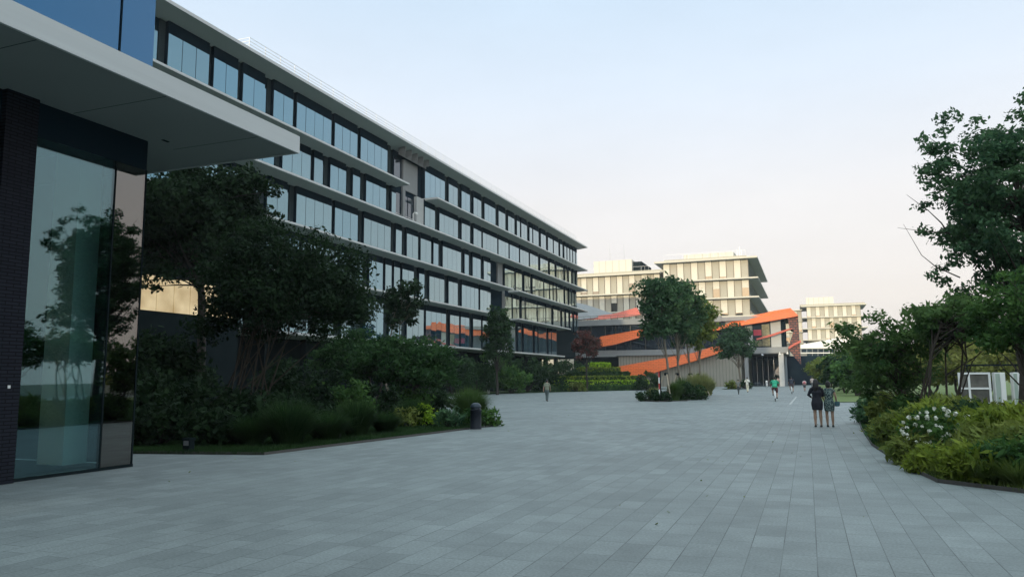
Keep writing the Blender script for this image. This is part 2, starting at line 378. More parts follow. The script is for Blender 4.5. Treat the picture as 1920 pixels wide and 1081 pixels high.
# upper floors
def up(y0, y1, nm='window'): 
    o = MB().box(NX - .2, NX, y0, y1, H + .35, 11.2).build(nm, M['glass_up'], nb)
    return o
up(10.66, NY - .01); up(8.0, 10.62); MB().box(NX - .3, NX - .05, 7.1, 7.95, H + .35, 11.2).build('pier', M['dark'], nb); up(3.8, 7.05)
for k in range(10): up(-1 - 4.8 * k, 3.7 - 4.8 * k)
MB().box(NX - .19, NX + .02, 10.625, 10.655, H + .35, 11.2).build('mullion', M['dark2'], nb)
MB().box(-40, NX - .21, -45, NY - .02, H + .35, 11.2).build('upper_wall', M['dark2'], nb)
MB().box(-42, -10.5, -47, 13, 11.2, 11.5).build('upper_slab', M['conc'], nb)
MB().box(-40, NX, -45, NY, 11.5, 28).build('tower', M['conc_d'], nb)
# ------------------------------------------------------------------ unseen block added behind the viewpoint to shade the square
bb = thing('office_building', 'grey office slab added out of view behind the viewpoint to shade the whole square', 'building')
MB().box(-11, 95, -62, -38, 0, 28).build('wall', M['conc_d'], bb)
for k in range(6): MB().box(-12, 96, -38, -36.6, 4.1 * k + 4, 4.1 * k + 4.3).build('slab', M['conc'], bb)
for k in range(6): MB().box(-10, 94, -37.99, -37.9, 4.1 * k + .8, 4.1 * k + 3.5).build('window', M['glass'], bb)
# ------------------------------------------------------------------ long building
SX, GX = -38.0, -39.6
lb = thing('office_building', 'long five storey glass building with projecting white floor slabs and a roof railing', 'building')
rng = random.Random(5)
LV = [5.5, 10.3, 14.32, 18.32, 22.15, 26.5]
def slab(y0, y1, z, x1=SX, t=.26, nm='slab'):
    o = MB().prism([(GX - 1.2, z - t - .06), (x1 - .02, z - t + .08), (x1 - .02, z - .02), (GX - 1.2, z - .02)], 'y', y0, y1).build(nm, M['soffit'], lb)
    MB().box(x1 - .02, x1 + .02, y0 - .02, y1 + .02, z - .17, z).build('slab_edge', M['fascia'], o)
    MB().box(GX - 1.2, x1 - .02, y0 - .03, y0, z - .2, z - .002).box(GX - 1.2, x1 - .02, y1, y1 + .03, z - .2, z - .002).build('slab_end', M['fascia'], o)
Y0 = 18.0
slab(Y0, 122.8, LV[0], t=.3)
slab(Y0, 96.0, LV[1]); slab(101.3, 126.6, LV[1])
slab(Y0, 98.9, LV[2]); slab(101.0, 138.2, LV[2])
slab(Y0, 138.3, LV[3])
slab(Y0, 68.6, LV[4]); slab(75.2, 138.3, LV[4])
MB().prism([(-41.5, 26.0), (-38.02, 26.42), (-38.02, 26.62), (-41.5, 26.62)], 'y', Y0, 138.3).build('roof', M['soffit'], lb)
MB().box(-38.02, -37.97, Y0 - .02, 138.33, 26.40, 26.64).box(-60, -38.02, 138.3, 138.34, 26.42, 26.64).build('roof_edge', M['fascia'], lb)
MB().box(-60, -41.5, Y0, 138.3, 26.0, 26.62).build('roof', M['conc_d'], lb)
MB().box(-60, -38.8, 48.5, 137, 26.62, 27.12).build('parapet', M['conc'], lb)
rl = MB()
ys = [44.8 + 1.86 * k for k in range(49)]
for k, y in enumerate(ys): rl.box(-38.93, -38.89, y - .02, y + .02, 26.62, 28.0)
for z in (27.2, 27.46, 27.72, 28.0): rl.box(-38.93, -38.89, 44.8, 134.1, z - .018, z + .018)
for z in (27.2, 27.46, 27.72, 28.0): rl.box(-46, -38.93, 44.78, 44.82, z - .018, z + .018)
rl.box(-40.9, -40.86, 44.78, 44.82, 26.6, 28)
rl.build('railing', M['railing'], lb)
MB().box(-60, GX - .55, Y0 + .5, 136.5, 5.3, 26.0).build('wall', M['dark'], lb)
MB().box(-60, -42.5, Y0 + .5, 124, 0, 5.2).build('ground_floor_wall', M['dark'], lb)
for k in range(20): MB().box(-40.6, -40.0, 22 + 5.4 * k, 22.6 + 5.4 * k, 0, 5.2).build('column', M['dark'], lb)
gaps = {4: (68.75, 75.1), 3: (68.75, 75.1), 2: (94.5, 99.6), 1: (94.5, 99.6), 0: (96.0, 101.0)}
wins = []
piers = []
yend = {0: 124.5, 1: 136.8, 2: 136.8, 3: 136.8, 4: 136.8}
for fl in range(5):
    z0 = LV[fl] + .002; z1 = LV[fl + 1] - (.32 if fl < 4 else .40)
    hh = .62 if fl < 4 else .78
    y = Y0 + .6 + rng.random()
    while y < yend[fl] - .6:
        n = rng.choice([2, 2, 3, 2, 1, 3, 2, 4]) if y < 125 else 1
        g = gaps[fl]
        wdt = 1.28 * n
        if fl in gaps and g[0] - 1.0 < y + wdt * .0 < g[1]:
            y = g[1] + .05; continue
        if fl in gaps and y < g[0] and y + wdt > g[0] - .4: wdt = g[0] - .1 - y; n = max(1, int(round(wdt / 1.28)))
        if y + wdt > yend[fl]: wdt = yend[fl] - y; n = max(1, int(round(wdt / 1.28)))
        rec = .62 if rng.random() < .62 else 0
        if y + wdt + rec > (g[0] if y < g[0] else 1e9) : rec = 0
        wins.append((fl, y, wdt, n, rec, z0, z1 - hh))
        ye = y + wdt
        ye += rec
        pw = .42 + .18 * rng.random()
        piers.append((ye, GX - .30 + .02 * rng.random(), min(ye + pw - .01, yend[fl] + .02), z0, z1 + .25))
        y = ye + pw
def winmesh(mb, wn, r):
    fl, y, wdt, n, rec, z0, z1 = wn
    pw = wdt / n
    for k in range(n):
        a, b2 = y + k * pw + .025, y + (k + 1) * pw - .025
        t1 = r.uniform(-.004, .004); t2 = r.uniform(-.006, .006)
        mb.add([(GX + t1, a, z0 + .02), (GX - t1, b2, z0 + .02), (GX - t1 + t2, b2, z1), (GX + t1 + t2, a, z1)], [(0, 1, 2, 3)], 0)
    mb.box(GX - .5, GX - .035, y, y + wdt, z0, z1, 1)
    if rec:
        x = GX - .36; a, b2 = y + wdt + .01, y + wdt + rec
        mb.add([(x, a, z0 + .02), (x, b2, z0 + .02), (x, b2, z1 - .05), (x, a, z1 - .05)], [(0, 1, 2, 3)], 0)
    return mb
wins.sort(key=lambda q: abs(q[1] - 30) if q[1] < 30 else q[1] - 30)
def header(mb, q):
    fl, y, wdt, n, rec, z0, z1 = q; hh = .62 if fl < 4 else .78
    mb.box(GX - .5, GX - .02, y, y + wdt, z1 + .001, z1 + hh + .2)
    if rec: mb.box(GX - .52, GX - .36, y + wdt + .001, y + wdt + rec, z1 - .05, z1 + hh + .22)
    return mb
GL = ['glass', 'glass', 'glass_c', 'glass_b', 'glass_c']
for q in wins[:100]:
    wo = winmesh(MB(), q, rng).build('window', [M[rng.choice(GL)], M['dark2']], lb)
    header(MB(), q).build('header', M['dark2'], wo)
mb = MB(); m2 = MB()
for q in wins[100:]: winmesh(mb, q, rng); header(m2, q)
wo = tag(mb.build('window', [M['glass_c'], M['dark2']], lb), kind='stuff'); tag(m2.build('header', M['dark2'], wo), kind='stuff')
piers.sort(key=lambda q: abs(q[0] - 34))
for q in piers[:100]: MB().box(GX - .54, q[1], q[0] + .01, q[2], q[3], q[4]).build('pier', M['pier'], lb)
mb = MB()
for q in piers[100:]: mb.box(GX - .54, q[1], q[0] + .01, q[2], q[3], q[4])
tag(mb.build('pier', M['pier'], lb), kind='stuff')
# recessed terraces in the facade
def recess(y0, y1, z0, z1, nm):
    MB().box(GX - .56, GX - .50, y0, y1, z0, z1).build('recess_wall', M['dark2'], lb)
recess(68.75, 75.1, 18.32, 26.1, 'a')
for a_, b_, z_, y_ in ((69.0,70.3,18.4,21.6),(70.5,71.9,18.4,21.6),(72.1,73.2,18.4,21.6),(69.0,70.6,22.4,25.4)): MB().box(GX - .495, GX - .47, a_, b_, z_, y_).build('terrace_window', M['glass_dk'], lb)
MB().box(GX - .47, GX - .25, 70.6, 71.1, 18.34, 25.5).build('terrace_column', M['conc_d'], lb)
MB().box(GX - .46, GX - .42, 68.8, 73.3, 19.3, 19.36).build('terrace_rail', M['steel'], lb)
(lambda: None)(); recess(94.5, 101, 5.5, 18, 'b')
MB().box(GX - .45, GX - .1, 73.4, 75.05, 18.34, 22.0).build('concrete_panel', M['conc'], lb)
MB().box(GX - .48, GX - .35, 71.2, 74.0, 22.2, 25.6).build('concrete_panel', M['conc_d'], lb)
MB().box(GX - .45, GX - .05, 99.6, 101.15, 10.32, 14.2).build('concrete_panel', M['conc'], lb)
MB().box(GX - .45, GX - .25, 97.6, 99.4, 14.34, 18.0).build('concrete_panel', M['conc_d'], lb)
MB().box(GX - .45, GX - .1, 100.1, 101.1, 5.52, 9.9).build('concrete_panel', M['conc_d'], lb)
fb = MB()
for k in range(5): fb.box(-39.4, -38.7, 68.9 + 1.35 * k, 69.0 + 1.35 * k, 25.55, 26.3)
fb.box(-39.45, -39.38, 68.8, 75.0, 25.5, 26.2); fb.build('ceiling_fins', M['conc_d'], lb)
cm = MB(); cm.tube([(-38.5, 70.4, 18.3), (-38.5, 70.4, 19.25), (-38.4, 70.5, 19.45), (-38.3, 70.7, 19.45)], .05); cm.ball((-38.28, 70.75, 19.36), .14)
cm.build('camera_post', M['white'], lb)
# added glowing panes in place of a warm reflection, behind the shrubs
m, t, b = nodes('warm_reflection_glow'); b.inputs['Emission Color'].default_value = (1, .74, .36, 1); b.inputs['Emission Strength'].default_value = .6
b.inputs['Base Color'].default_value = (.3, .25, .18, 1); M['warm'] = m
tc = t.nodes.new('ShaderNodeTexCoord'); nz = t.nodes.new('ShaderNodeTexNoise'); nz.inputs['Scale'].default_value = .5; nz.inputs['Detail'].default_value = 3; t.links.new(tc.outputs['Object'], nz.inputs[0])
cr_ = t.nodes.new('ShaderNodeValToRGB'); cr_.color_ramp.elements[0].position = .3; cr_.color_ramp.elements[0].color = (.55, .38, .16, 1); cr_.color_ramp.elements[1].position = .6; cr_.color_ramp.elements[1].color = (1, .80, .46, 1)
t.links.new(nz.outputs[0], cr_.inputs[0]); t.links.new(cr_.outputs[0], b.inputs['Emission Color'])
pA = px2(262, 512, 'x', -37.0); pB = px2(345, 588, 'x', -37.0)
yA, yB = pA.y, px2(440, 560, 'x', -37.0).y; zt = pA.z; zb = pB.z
hl = thing('reflection_panes', 'added low block of glowing panes in place of a warm reflection, behind the dark shrubs at left', 'building')
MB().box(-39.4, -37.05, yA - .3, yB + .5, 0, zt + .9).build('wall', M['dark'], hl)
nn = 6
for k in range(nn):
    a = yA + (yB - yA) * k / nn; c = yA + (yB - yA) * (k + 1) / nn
    MB().box(-37.05, -37.0, a + .03, c - .03, zb, zt).build('window', M['warm'], hl)  # panes glow by emission to imitate reflected light
# ------------------------------------------------------------------ tan office blocks
def tan_block(root, x0, x1, yf, levels, ov, mod=1.5, phase=0, side=None, depth=30, zb=None, seed=1):
    """levels: slab tops, top to bottom. Facade in plane y=yf+ov; slab noses in plane yf"""
    r = random.Random(seed)
    g = yf + ov
    MB().box(x0, x1, g + .1, g + depth, 0 if zb is None else zb, levels[0] - .3).build('wall', M['tan'], root)
    for i, z in enumerate(levels):
        t = .34 if i == 0 else .26
        o = MB().box(x0 - ov[0] if isinstance(ov, tuple) else x0 - 1.7, x1 + (2.0 if side else .3), yf + .04, g + depth * (1 if side else .5), z - t, z).build('slab' if i else 'roof', M['conc'] if side else M['tanedge'], root)
        MB().box(x0 - 1.72, x1 + (2.02 if side else .32), yf, yf + .04, z - t - .02, z + .02).build('slab_edge', M['tanedge'], o)
    for i in range(len(levels) - 1):
        zt = levels[i] - .34; zbm = levels[i + 1]
        n = int(round((x1 - x0) / mod)); w_ = (x1 - x0) / n
        ml = MB()
        for k in range(n + 1): ml.box(x0 + k * w_ - .035, x0 + k * w_ + .035, g - .06, g + .1, zbm, zt)
        ml.build('mullions', M['mull'], root)
        for k in range(n):
            if (k + i + phase) % 2 == 0:
                a, c = x0 + k * w_ + .07, x0 + (k + 1) * w_ - .07
                wd = MB().box(a, c, g + .02, g + .098, zbm + .02, zt - .02).build('window', M['glass_tan'], root)
                fr = r.choice([.45, .8, .86, .9, .96, .96, .96])
                MB().box(a + .03, c - .03, g - .01, g + .018, zt - .02 - (zt - zbm) * fr, zt - .03).build('blind', M['blind'], wd)
    if side:
        for i in range(len(levels) - 1):
            zt = levels[i] - .34; zbm = levels[i + 1]
            for k in range(int(depth / 3)):
                MB().box(x1 + .002, x1 + .05, g + .6 + 3 * k, g + 2.6 + 3 * k, zbm + .2, zt - .2).build('window', M['glass_dk'], root)
b3 = thing('office_building', 'tan sunlit office block with thin slabs, right of the slim planted trees', 'building')
tan_block(b3, -28.9, -10.7, 167, [27.3, 22.85, 18.75, 14.75], 1.5, side=True, depth=44, seed=3)
MB().box(-28.6, -11, 168.2, 212, 27.3, 27.75).build('parapet', M['tan'], b3)
MB().box(-24.5, -13.8, 170, 190, 27.75, 28.95).box(-22, -13.7, 172, 192, 28.95, 29.05).build('roof_plant_room', M['pent'], b3)
q = MB()
for k in range(14): q.box(-28.6 + 1.35 * k, -28.57 + 1.35 * k, 168.2, 168.24, 27.75, 28.9)
q.box(-28.6, -11, 168.2, 168.24, 28.87, 28.91)
for k in range(12): q.box(-11.03, -11, 168.2 + 3.6 * k, 168.24 + 3.6 * k, 27.75, 28.9)
q.box(-11.03, -11, 168.2, 211, 28.87, 28.91)
q.build('railing', M['railing'], b3)
for x, h in ((-14.0, 1.9), (-13.2, 2.6), (-12.7, 3.2), (-12.3, 2.4)):
    MB().tube([(x - .2, 176, 27.7), (x - .2, 176, 27.7 + h)], [.16, .1]).build('flue', M['white'], b3)
wg = thing('office_building', 'tan sunlit wing with a pale rooftop box and two masts, beyond the long glass building', 'building')
tan_block(wg, -66, -32.3, 182, [27.3, 22.4, 17.9, 13.7], 1.4, phase=1, depth=20, seed=9)
MB().box(-66, -30, 183.8, 200, 27.3, 28.0).build('parapet', M['tan'], wg)
MB().box(-49.0, -39.3, 184.2, 199, 28.0, 31.0).build('roof_plant_room', M['pent'], wg)
MB().box(-39.29, -37.2, 186, 198.8, 28.0, 30.6).build('louvre_housing', M['dark'], wg)
q = MB()
for k in range(9): q.box(-37 + .9 * k, -36.97 + .9 * k, 184.2, 184.24, 28.0, 29.1)
for k in range(12): q.box(-65 + 1.4 * k, -64.97 + 1.4 * k, 184.2, 184.24, 28.0, 29.1)
q.box(-39, -30, 184.2, 184.24, 29.06, 29.1); q.box(-65, -49, 184.2, 184.24, 29.06, 29.1)
q.build('railing', M['railing'], wg)
for x in (-45.7, -42.0): MB().tube([(x, 188, 30), (x, 188, 35.6)], [.07, .03]).build('mast', M['steel'], wg)
b4 = thing('office_building', 'farthest tan office block with a pale box on its roof, right of the orange ribbons', 'building')
L4 = [27.0, 22.9, 18.9, 14.9]
tan_block(b4, .9, 18.5, 290, L4, 1.2, mod=1.47, phase=0, depth=20, seed=12, side=True)
MB().box(-1.4, 20, 291.5, 309, 27.0, 27.6).build('parapet', M['tan'], b4)
MB().box(.9, 10, 293, 305, 27.6, 30.1).build('roof_plant_room', M['pent'], b4)
tan_block(b4, -20, -.9, 296, [26.2, 22.2, 18.2, 14.2], 1.2, mod=1.47, phase=1, depth=10, seed=13)
MB().box(.0, 19, 290.3, 290.5, 11.2, 14.2).build('terrace_rail', M['dark'], b4)
# low white building in front of it
wl = thing('pavilion', 'low white cantilevered pavilion with slanted bands, below the farthest tan block', 'building')
Yw = 230
def P(px, py, Y): v = px2(px, py, 'y', Y); return (v.x, v.z)
MB().prism([P(1501,646,Yw), P(1575,632,Yw), P(1600,636,Yw), P(1602,648,Yw), P(1575,652,Yw), P(1501,653,Yw)], 'y', Yw, Yw + 14).build('upper_band', M['white'], wl)
MB().prism([P(1501,675,Yw), P(1575,672,Yw), P(1582,675,Yw), P(1574,683,Yw), P(1501,681.5,Yw)], 'y', Yw, Yw + 14).build('lower_band', M['white'], wl)
MB().prism([P(1501,660.5,Yw), P(1590,660.5,Yw), P(1590,662,Yw), P(1501,662,Yw)], 'y', Yw, Yw + .4).build('floor_edge', M['white'], wl)
MB().prism([P(1499,653.2,Yw), P(1600,652.2,Yw), P(1590,673.8,Yw), P(1499,674.8,Yw)], 'y', Yw + .5, Yw + 13).build('wall', M['conc_d'], wl)
r4 = random.Random(4)
for row, (ya, yb) in enumerate(((653.8, 660), (662.5, 674))):
    for k in range(8):
        if r4.random() < .65:
            MB().prism([P(1503+10.5*k, ya, Yw), P(1512+10.5*k, ya, Yw), P(1512+10.5*k, yb, Yw), P(1503+10.5*k, yb, Yw)], 'y', Yw + .42, Yw + .49).build('window', M['glass_dk'], wl)
for x in (1, 9): MB().box(x, x + .6, Yw + 3, Yw + 3.6, 0, 6.2).build('column', M['conc_d'], wl)
# ------------------------------------------------------------------ orange ribbon building
ob = thing('exhibition_hall', 'low grey hall wrapped in slanting orange mesh ribbons over a dark entrance', 'building')
Yo = 150
MB().box(-46, -15, Yo - .2, Yo + 14, 12.35, 13.45).build('roof_band', M['conc_d'], ob)
MB().box(-15, -3.0, Yo + .3, Yo + 14, 12.45, 13.2).build('roof_band', M['conc_d'], ob)
MB().box(-48, -35.6, Yo - .3, Yo + 14, 6.0, 7.3).build('floor_band', M['conc_d'], ob)
MB().box(-35.6, -3.05, Yo - .32, Yo + 14, 6.15, 7.25).build('floor_band', M['conc_d'], ob)
MB().box(-46, -3.6, Yo + 1.2, Yo + 14, 7.3, 12.35).build('upper_wall', M['dark2'], ob)
xs = -45.8; r5 = random.Random(8)
while xs < -9.0:
    wv = r5.choice([2.2, 2.6, 3.0]); kind = r5.random()
    MB().box(xs + .06, xs + wv - .06, Yo + .9, Yo + 1.18, 7.32, 12.3).build('window' if kind < .62 else 'wall_panel', M['glass_dk'] if kind < .62 else M['conc_d'], ob)
    MB().box(xs - .05, xs + .05, Yo + .8, Yo + 1.19, 7.32, 12.3).build('mullion', M['mull'], ob)
    xs += wv
MB().box(-10.6, -9.3, Yo - .1, Yo + 1.1, 7.27, 12.4).build('wall_panel', M['conc'], ob)
MB().box(-6.0, -4.2, Yo - .1, Yo + 1.1, 7.27, 12.6).build('wall_panel', M['conc'], ob)
lw = MB().box(-9.25, -6.05, Yo + .2, Yo + .5, 7.3, 12.5).build('shop_window', M['glass_dk'], ob)
M['redpanel'] = mat('red_display_panel', (.45, .03, .06), .5)  # plain red colour of the display board
M['goods'] = mat('display_shelves', (.18, .17, .10), .6, var=.9, scale=2.2)
MB().box(-9.1, -7.7, Yo + .1, Yo + .19, 9.5, 10.6).build('red_display', M['redpanel'], ob)
MB().box(-7.6, -6.2, Yo + .1, Yo + .19, 7.5, 11.6).box(-9.1, -7.7, Yo + .1, Yo + .19, 7.5, 8.6).build('shelves', M['goods'], ob)
# ground floor: stone wall, dark recess at the left, entrance at the right
MB().box(-35.2, -11.6, Yo + .2, Yo + 12, 0, 6.1).build('stone_wall', M['wallstone'], ob)
MB().box(-46, -35.3, Yo + 5, Yo + 12, 0, 6.0).build('recess_wall', M['dark'], ob)
MB().box(-11.55, 4, Yo + 22, Yo + 23, 0, 6.1).build('entrance_back_wall', M['dark2'], ob)
MB().box(-11.5, -3.2, Yo, Yo + 22, 6.05, 6.13).build('entrance_ceiling', M['conc_d'], ob)
MB().box(-4.85, -3.95, Yo - .1, Yo + .9, 0, 6.1).build('column', M['conc'], ob)
MB().box(-4.1, -3.9, Yo + .9, Yo + 22, 0, 6.1).build('side_wall', mat('blue_grey_wall', (.16, .19, .21), .7), ob)
MB().box(-11.0, -10.3, Yo + .5, Yo + 1.2, 0, 6.1).build('column', M['conc_d'], ob)
for k in range(6):
    MB().box(-10.2 + 1.05 * k, -9.25 + 1.05 * k, Yo + 8, Yo + 8.1, .1, 5.4).build('glass_door', M['glass_dk'], ob)
    MB().box(-9.24 + 1.05 * k, -9.17 + 1.05 * k, Yo + 7.98, Yo + 8.12, 0, 6).build('door_frame', M['steel'], ob)
M['strip'] = D.materials.new('lit_strip'); M['strip'].use_nodes = True
bs = M['strip'].node_tree.nodes['Principled BSDF']; bs.inputs['Emission Color'].default_value = (.8, .9, 1, 1); bs.inputs['Emission Strength'].default_value = .8
MB().box(-8.0, -7.8, Yo + 2, Yo + 7, 5.98, 6.04).build('ceiling_light', M['strip'], ob)
for p in ((1462, 663), (1476.5, 661)):
    c = px2(p[0], p[1], 'y', Yo - .6)
    MB().tube([(c.x, c.y + .3, 6.3), (c.x, c.y + .15, c.z + .25), (c.x, c.y, c.z)], [.05, .07, .05]).ball((c.x, c.y, c.z - .1), .2).build('ceiling_spotlight', M['white'], ob)
# ribbons: folded planes of perforated metal, top edge leaning back
def ribbon(top, bot, Y, lean, m, nm='orange_ribbon', th=.25):
    tp = [px2(a, b_, 'y', Y + lean) for a, b_ in top]; bt = [px2(a, b_, 'y', Y) for a, b_ in bot]
    return MB().slab3(tp + bt[::-1], (0, th, -.05)).build(nm, m, ob)
ribbon([(1126,630.5),(1205,616.5),(1224,620)], [(1110,652),(1150,646),(1243,620)], Yo - 1.6, .5, M['orange'])
ribbon([(1224,620),(1245,612),(1262,606)], [(1243,622),(1262,616),(1275,612)], Yo - 1.0, .6, M['orange'])
ribbon([(1322,622),(1380,599),(1452,582),(1482,577),(1496,590)], [(1318,625),(1330,622),(1380,611.5),(1440,602),(1497,592)], Yo - 2.0, 3.0, M['orange'])
ribbon([(1157,687),(1196,680),(1270,666),(1300,661),(1350,645)], [(1161,704),(1194,709),(1256,689),(1300,677),(1356,659)], Yo - 1.2, .4, M['orange'])
ribbon([(1418,634),(1440,628),(1484,614)], [(1419,637),(1450,629),(1486,616)], Yo - 1.4, .3, M['redmesh'])
ribbon([(1478,650),(1488,644),(1501,637)], [(1479,654),(1488,648),(1502,641)], Yo - 1.6, .3, M['redmesh'])
# red roof fin and grey folded roof at the left
ribbon([(1100,594),(1150,588),(1194,576),(1200,588)], [(1090,598),(1130,598),(1170,594),(1201,590)], Yo + 6, 1.2, M['redmesh'], 'red_roof_fin')
gp = [px2(1072, 565, 'y', Yo + 10), px2(1100, 571, 'y', Yo + 10), px2(1150, 588, 'y', Yo + 9), px2(1112, 596, 'y', Yo + 6), px2(1072, 600, 'y', Yo + 6)]
MB().slab3(gp, (0, .4, -.2)).build('folded_roof', M['conc_d'], ob)
q = MB()
for k in range(22):
    x = -45 + 1.4 * k; q.box(x, x + .05, Yo, Yo + .05, 13.45, 14.3)
q.box(-45, -15, Yo, Yo + .05, 14.25, 14.32); q.build('roof_railing', M['mull'], ob)
q = MB().prism([P(1476,594,Yo), P(1496,591,Yo), P(1499,640,Yo), P(1502,683,Yo), P(1489,668,Yo), P(1478,654,Yo), P(1488,620,Yo), P(1481,617,Yo)], 'y', Yo - 1.2, Yo + 6)
q.build('brick_screen', M['screen'], ob)
# ------------------------------------------------------------------ foliage builders
def leaf_mesh(name, pts, nrm, size, m, parent=None, elong=1.8, seed=0, bias=.6, sv=.5, dirs=None, core=None, extra=None):
    r = np.random.default_rng(seed); N = len(pts)
    n = nrm * bias + r.normal(size=(N, 3)) * .7; n /= np.linalg.norm(n, axis=1)[:, None] + 1e-9
    a = (r.normal(size=(N, 3)) if dirs is None else dirs + r.normal(size=(N, 3)) * .35)
    a -= n * (a * n).sum(1)[:, None]; a /= np.linalg.norm(a, axis=1)[:, None] + 1e-9
    b = np.cross(n, a)
    s = (size * (1 + sv * r.normal(size=N)).clip(.4, 1.9))[:, None]
    L = a * s * elong / 2; W = b * s / 2
    V = np.stack([pts - L, pts + W * .9 - L * .1, pts + L, pts - W * .9 - L * .1], 1).reshape(-1, 3)
    me = D.meshes.new(name)
    cv = len(core.v) if core else 0
    nv = 4 * N
    me.vertices.add(nv); me.vertices.foreach_set('co', V.astype(np.float32).ravel())
    me.loops.add(nv); me.loops.foreach_set('vertex_index', np.arange(nv, dtype=np.int32))
    me.polygons.add(N); me.polygons.foreach_set('loop_start', np.arange(0, nv, 4, dtype=np.int32)); me.polygons.foreach_set('loop_total', np.full(N, 4, dtype=np.int32))
    me.materials.append(m); me.update(calc_edges=True)
    o = D.objects.new(name, me); COL.objects.link(o)
    if parent: o.parent = parent
    return o
def clump_points(clumps, per, r, flat=.8, shell=.45):
    P_, N_ = [], []
    for (c, rr) in clumps:
        k = max(6, int(per * (rr ** 2)))
        d = r.normal(size=(k, 3)); d /= np.linalg.norm(d, axis=1)[:, None]
        rad_ = rr * (r.random(k) ** shell)
        # ragged: a few longer sprays
        sp = r.random(k) < .12; rad_[sp] *= r.uniform(1.05, 1.45, sp.sum())
        p = d * rad_[:, None]; p[:, 2] *= flat
        P_.append(p + np.array(c)); nn = d + np.array([0, 0, .5]); N_.append(nn)
    return np.concatenate(P_), np.concatenate(N_)
def crown_clumps(c, rx, ry, rz, n, cr, r, hollow=.35, bottom=-1.0, lumpy=.25):
    out_ = []
    ph = r.uniform(0, 6.28, 4)
    tries = 0
    while len(out_) < n and tries < n * 30:
        tries += 1
        d = r.normal(size=3); d /= np.linalg.norm(d)
        q = (hollow + (1 - hollow) * r.random()) ** .6
        if d[2] < bottom: continue
        az = math.atan2(d[1], d[0])
        lum = 1 - lumpy * .5 + lumpy * .5 * (math.sin(2 * az + ph[0]) * .6 + math.sin(3 * az + 4 * d[2] + ph[1]) * .6 + math.sin(5 * d[2] + ph[2]) * .5)
        q = min(q * lum, 1.0)
        out_.append(((c[0] + d[0] * rx * q, c[1] + d[1] * ry * q, c[2] + d[2] * rz * q), cr * r.uniform(.6, 1.35)))
    return out_
def tree(name, label, base, fork, c, R3, ncl, cr, per, leaf, m, bark, stems=1, tr=.12, seed=1, group=None, cat='tree', hollow=.35, bottom=-.8, lumpy=.3, spread=.5, elong=1.7, bare=(), flat=.8, extra=(), limb=None, shell=.45):
    r = np.random.default_rng(seed)
    root = thing(name, label, cat, base, 0, group)
    b = Vector(base); cc = Vector(c) - b
    cl = crown_clumps(cc, R3[0], R3[1], R3[2], ncl, cr, r, hollow, bottom, lumpy)
    for e, er in extra: cl.append((tuple(Vector(e) - b), er))
    tb = MB(); forks = []
    for s in range(stems):
        a = 2 * math.pi * s / stems + r.uniform(-.4, .4)
        off = Vector((math.cos(a), math.sin(a), 0))
        lo = off * tr * .8 if stems > 1 else Vector((0, 0, 0))
        top = off * (spread * (fork if stems > 1 else 0)) + Vector((r.uniform(-.05, .05) * fork, r.uniform(-.05, .05) * fork, fork))
        midp = lo.lerp(top, .5) + Vector((r.uniform(-.04, .04), r.uniform(-.04, .04), 0)) * fork + off * (.05 * fork)
        up_ = Vector((cc.x * .75 + top.x * .5, cc.y * .75 + top.y * .5, cc.z + R3[2] * (.25 + .3 * r.random())))
        m2 = top.lerp(up_, .5) + Vector((r.uniform(-.15, .15), r.uniform(-.15, .15), 0)) * R3[0]
        st = tr / (stems ** .45)
        tb.tube([lo - Vector((0, 0, .1)), lo * 1.0 + Vector((0, 0, .15)), midp, top, m2, up_], [st * 1.5, st * 1.12, st * .95, st * .8, st * .5, st * .15], 8)
        forks.append((top, m2, up_))
    for i, (p, rr) in enumerate(cl):
        if limb is not None and i > limb: break
        f = forks[i % len(forks)]; pv = Vector(p)
        t = r.random() * .8
        st0 = f[0].lerp(f[1], min(1, t * 1.3)) if pv.z < f[1].z + .5 else f[1].lerp(f[2], r.random() * .6)
        if pv.z < st0.z - .2: st0 = f[0].lerp(f[1], .1)
        mid_ = st0.lerp(pv, .5) + Vector((r.uniform(-.1, .1), r.uniform(-.1, .1), r.uniform(-.02, .14))) * (pv - st0).length
        tb.tube([st0, mid_, pv], [tr * .26, tr * .15, tr * .05], 5, cap=False)
    for path, rb in bare:
        tb.tube([Vector(x) - b for x in path], [rb * (1 - .8 * i / (len(path) - 1)) for i in range(len(path))], 5)
    tb.build('trunk', bark, root, smooth=True)
    P_, N_ = clump_points(cl, per, r, flat, shell)
    keep = P_[:, 2] > .05 - b.z
    leaf_mesh('crown', P_[keep], N_[keep], leaf, m, root, elong, seed + 1)
    return root
def shrub(name, label, c, R3, ncl, cr, per, leaf, m, seed=1, group=None, elong=1.7, cat='shrub', up=0, hollow=.3, stemcol='barkdark', flat=.85, lumpy=.25):
    """c = centre on the ground; R3 = half sizes, height is R3[2]*2"""
    r = np.random.default_rng(seed)
    root = thing(name, label, cat, (c[0], c[1], 0), 0, group)
    cl = crown_clumps((0, 0, R3[2] * .85), R3[0], R3[1], R3[2], ncl, cr, r, hollow, -.75, lumpy)
    P_, N_ = clump_points(cl, per, r, flat)
    dirs = None
    if up:
        dirs = np.stack([P_[:, 0] / R3[0] * .6, P_[:, 1] / R3[1] * .6, np.full(len(P_), up)], 1)
    P_[:, 2] = np.abs(P_[:, 2] - .02) + .02
    leaf_mesh('foliage', P_, N_, leaf, m, root, elong, seed, dirs=dirs)
    tb = MB()
    for i, (p, rr) in enumerate(cl[:26]):
        pv = Vector(p); tb.tube([(pv.x * .12, pv.y * .12, -.03), (pv.x * .5, pv.y * .5, pv.z * .55), pv], [.025, .016, .006], 5, cap=False)
    tb.build('stems', M[stemcol], root)
    return root
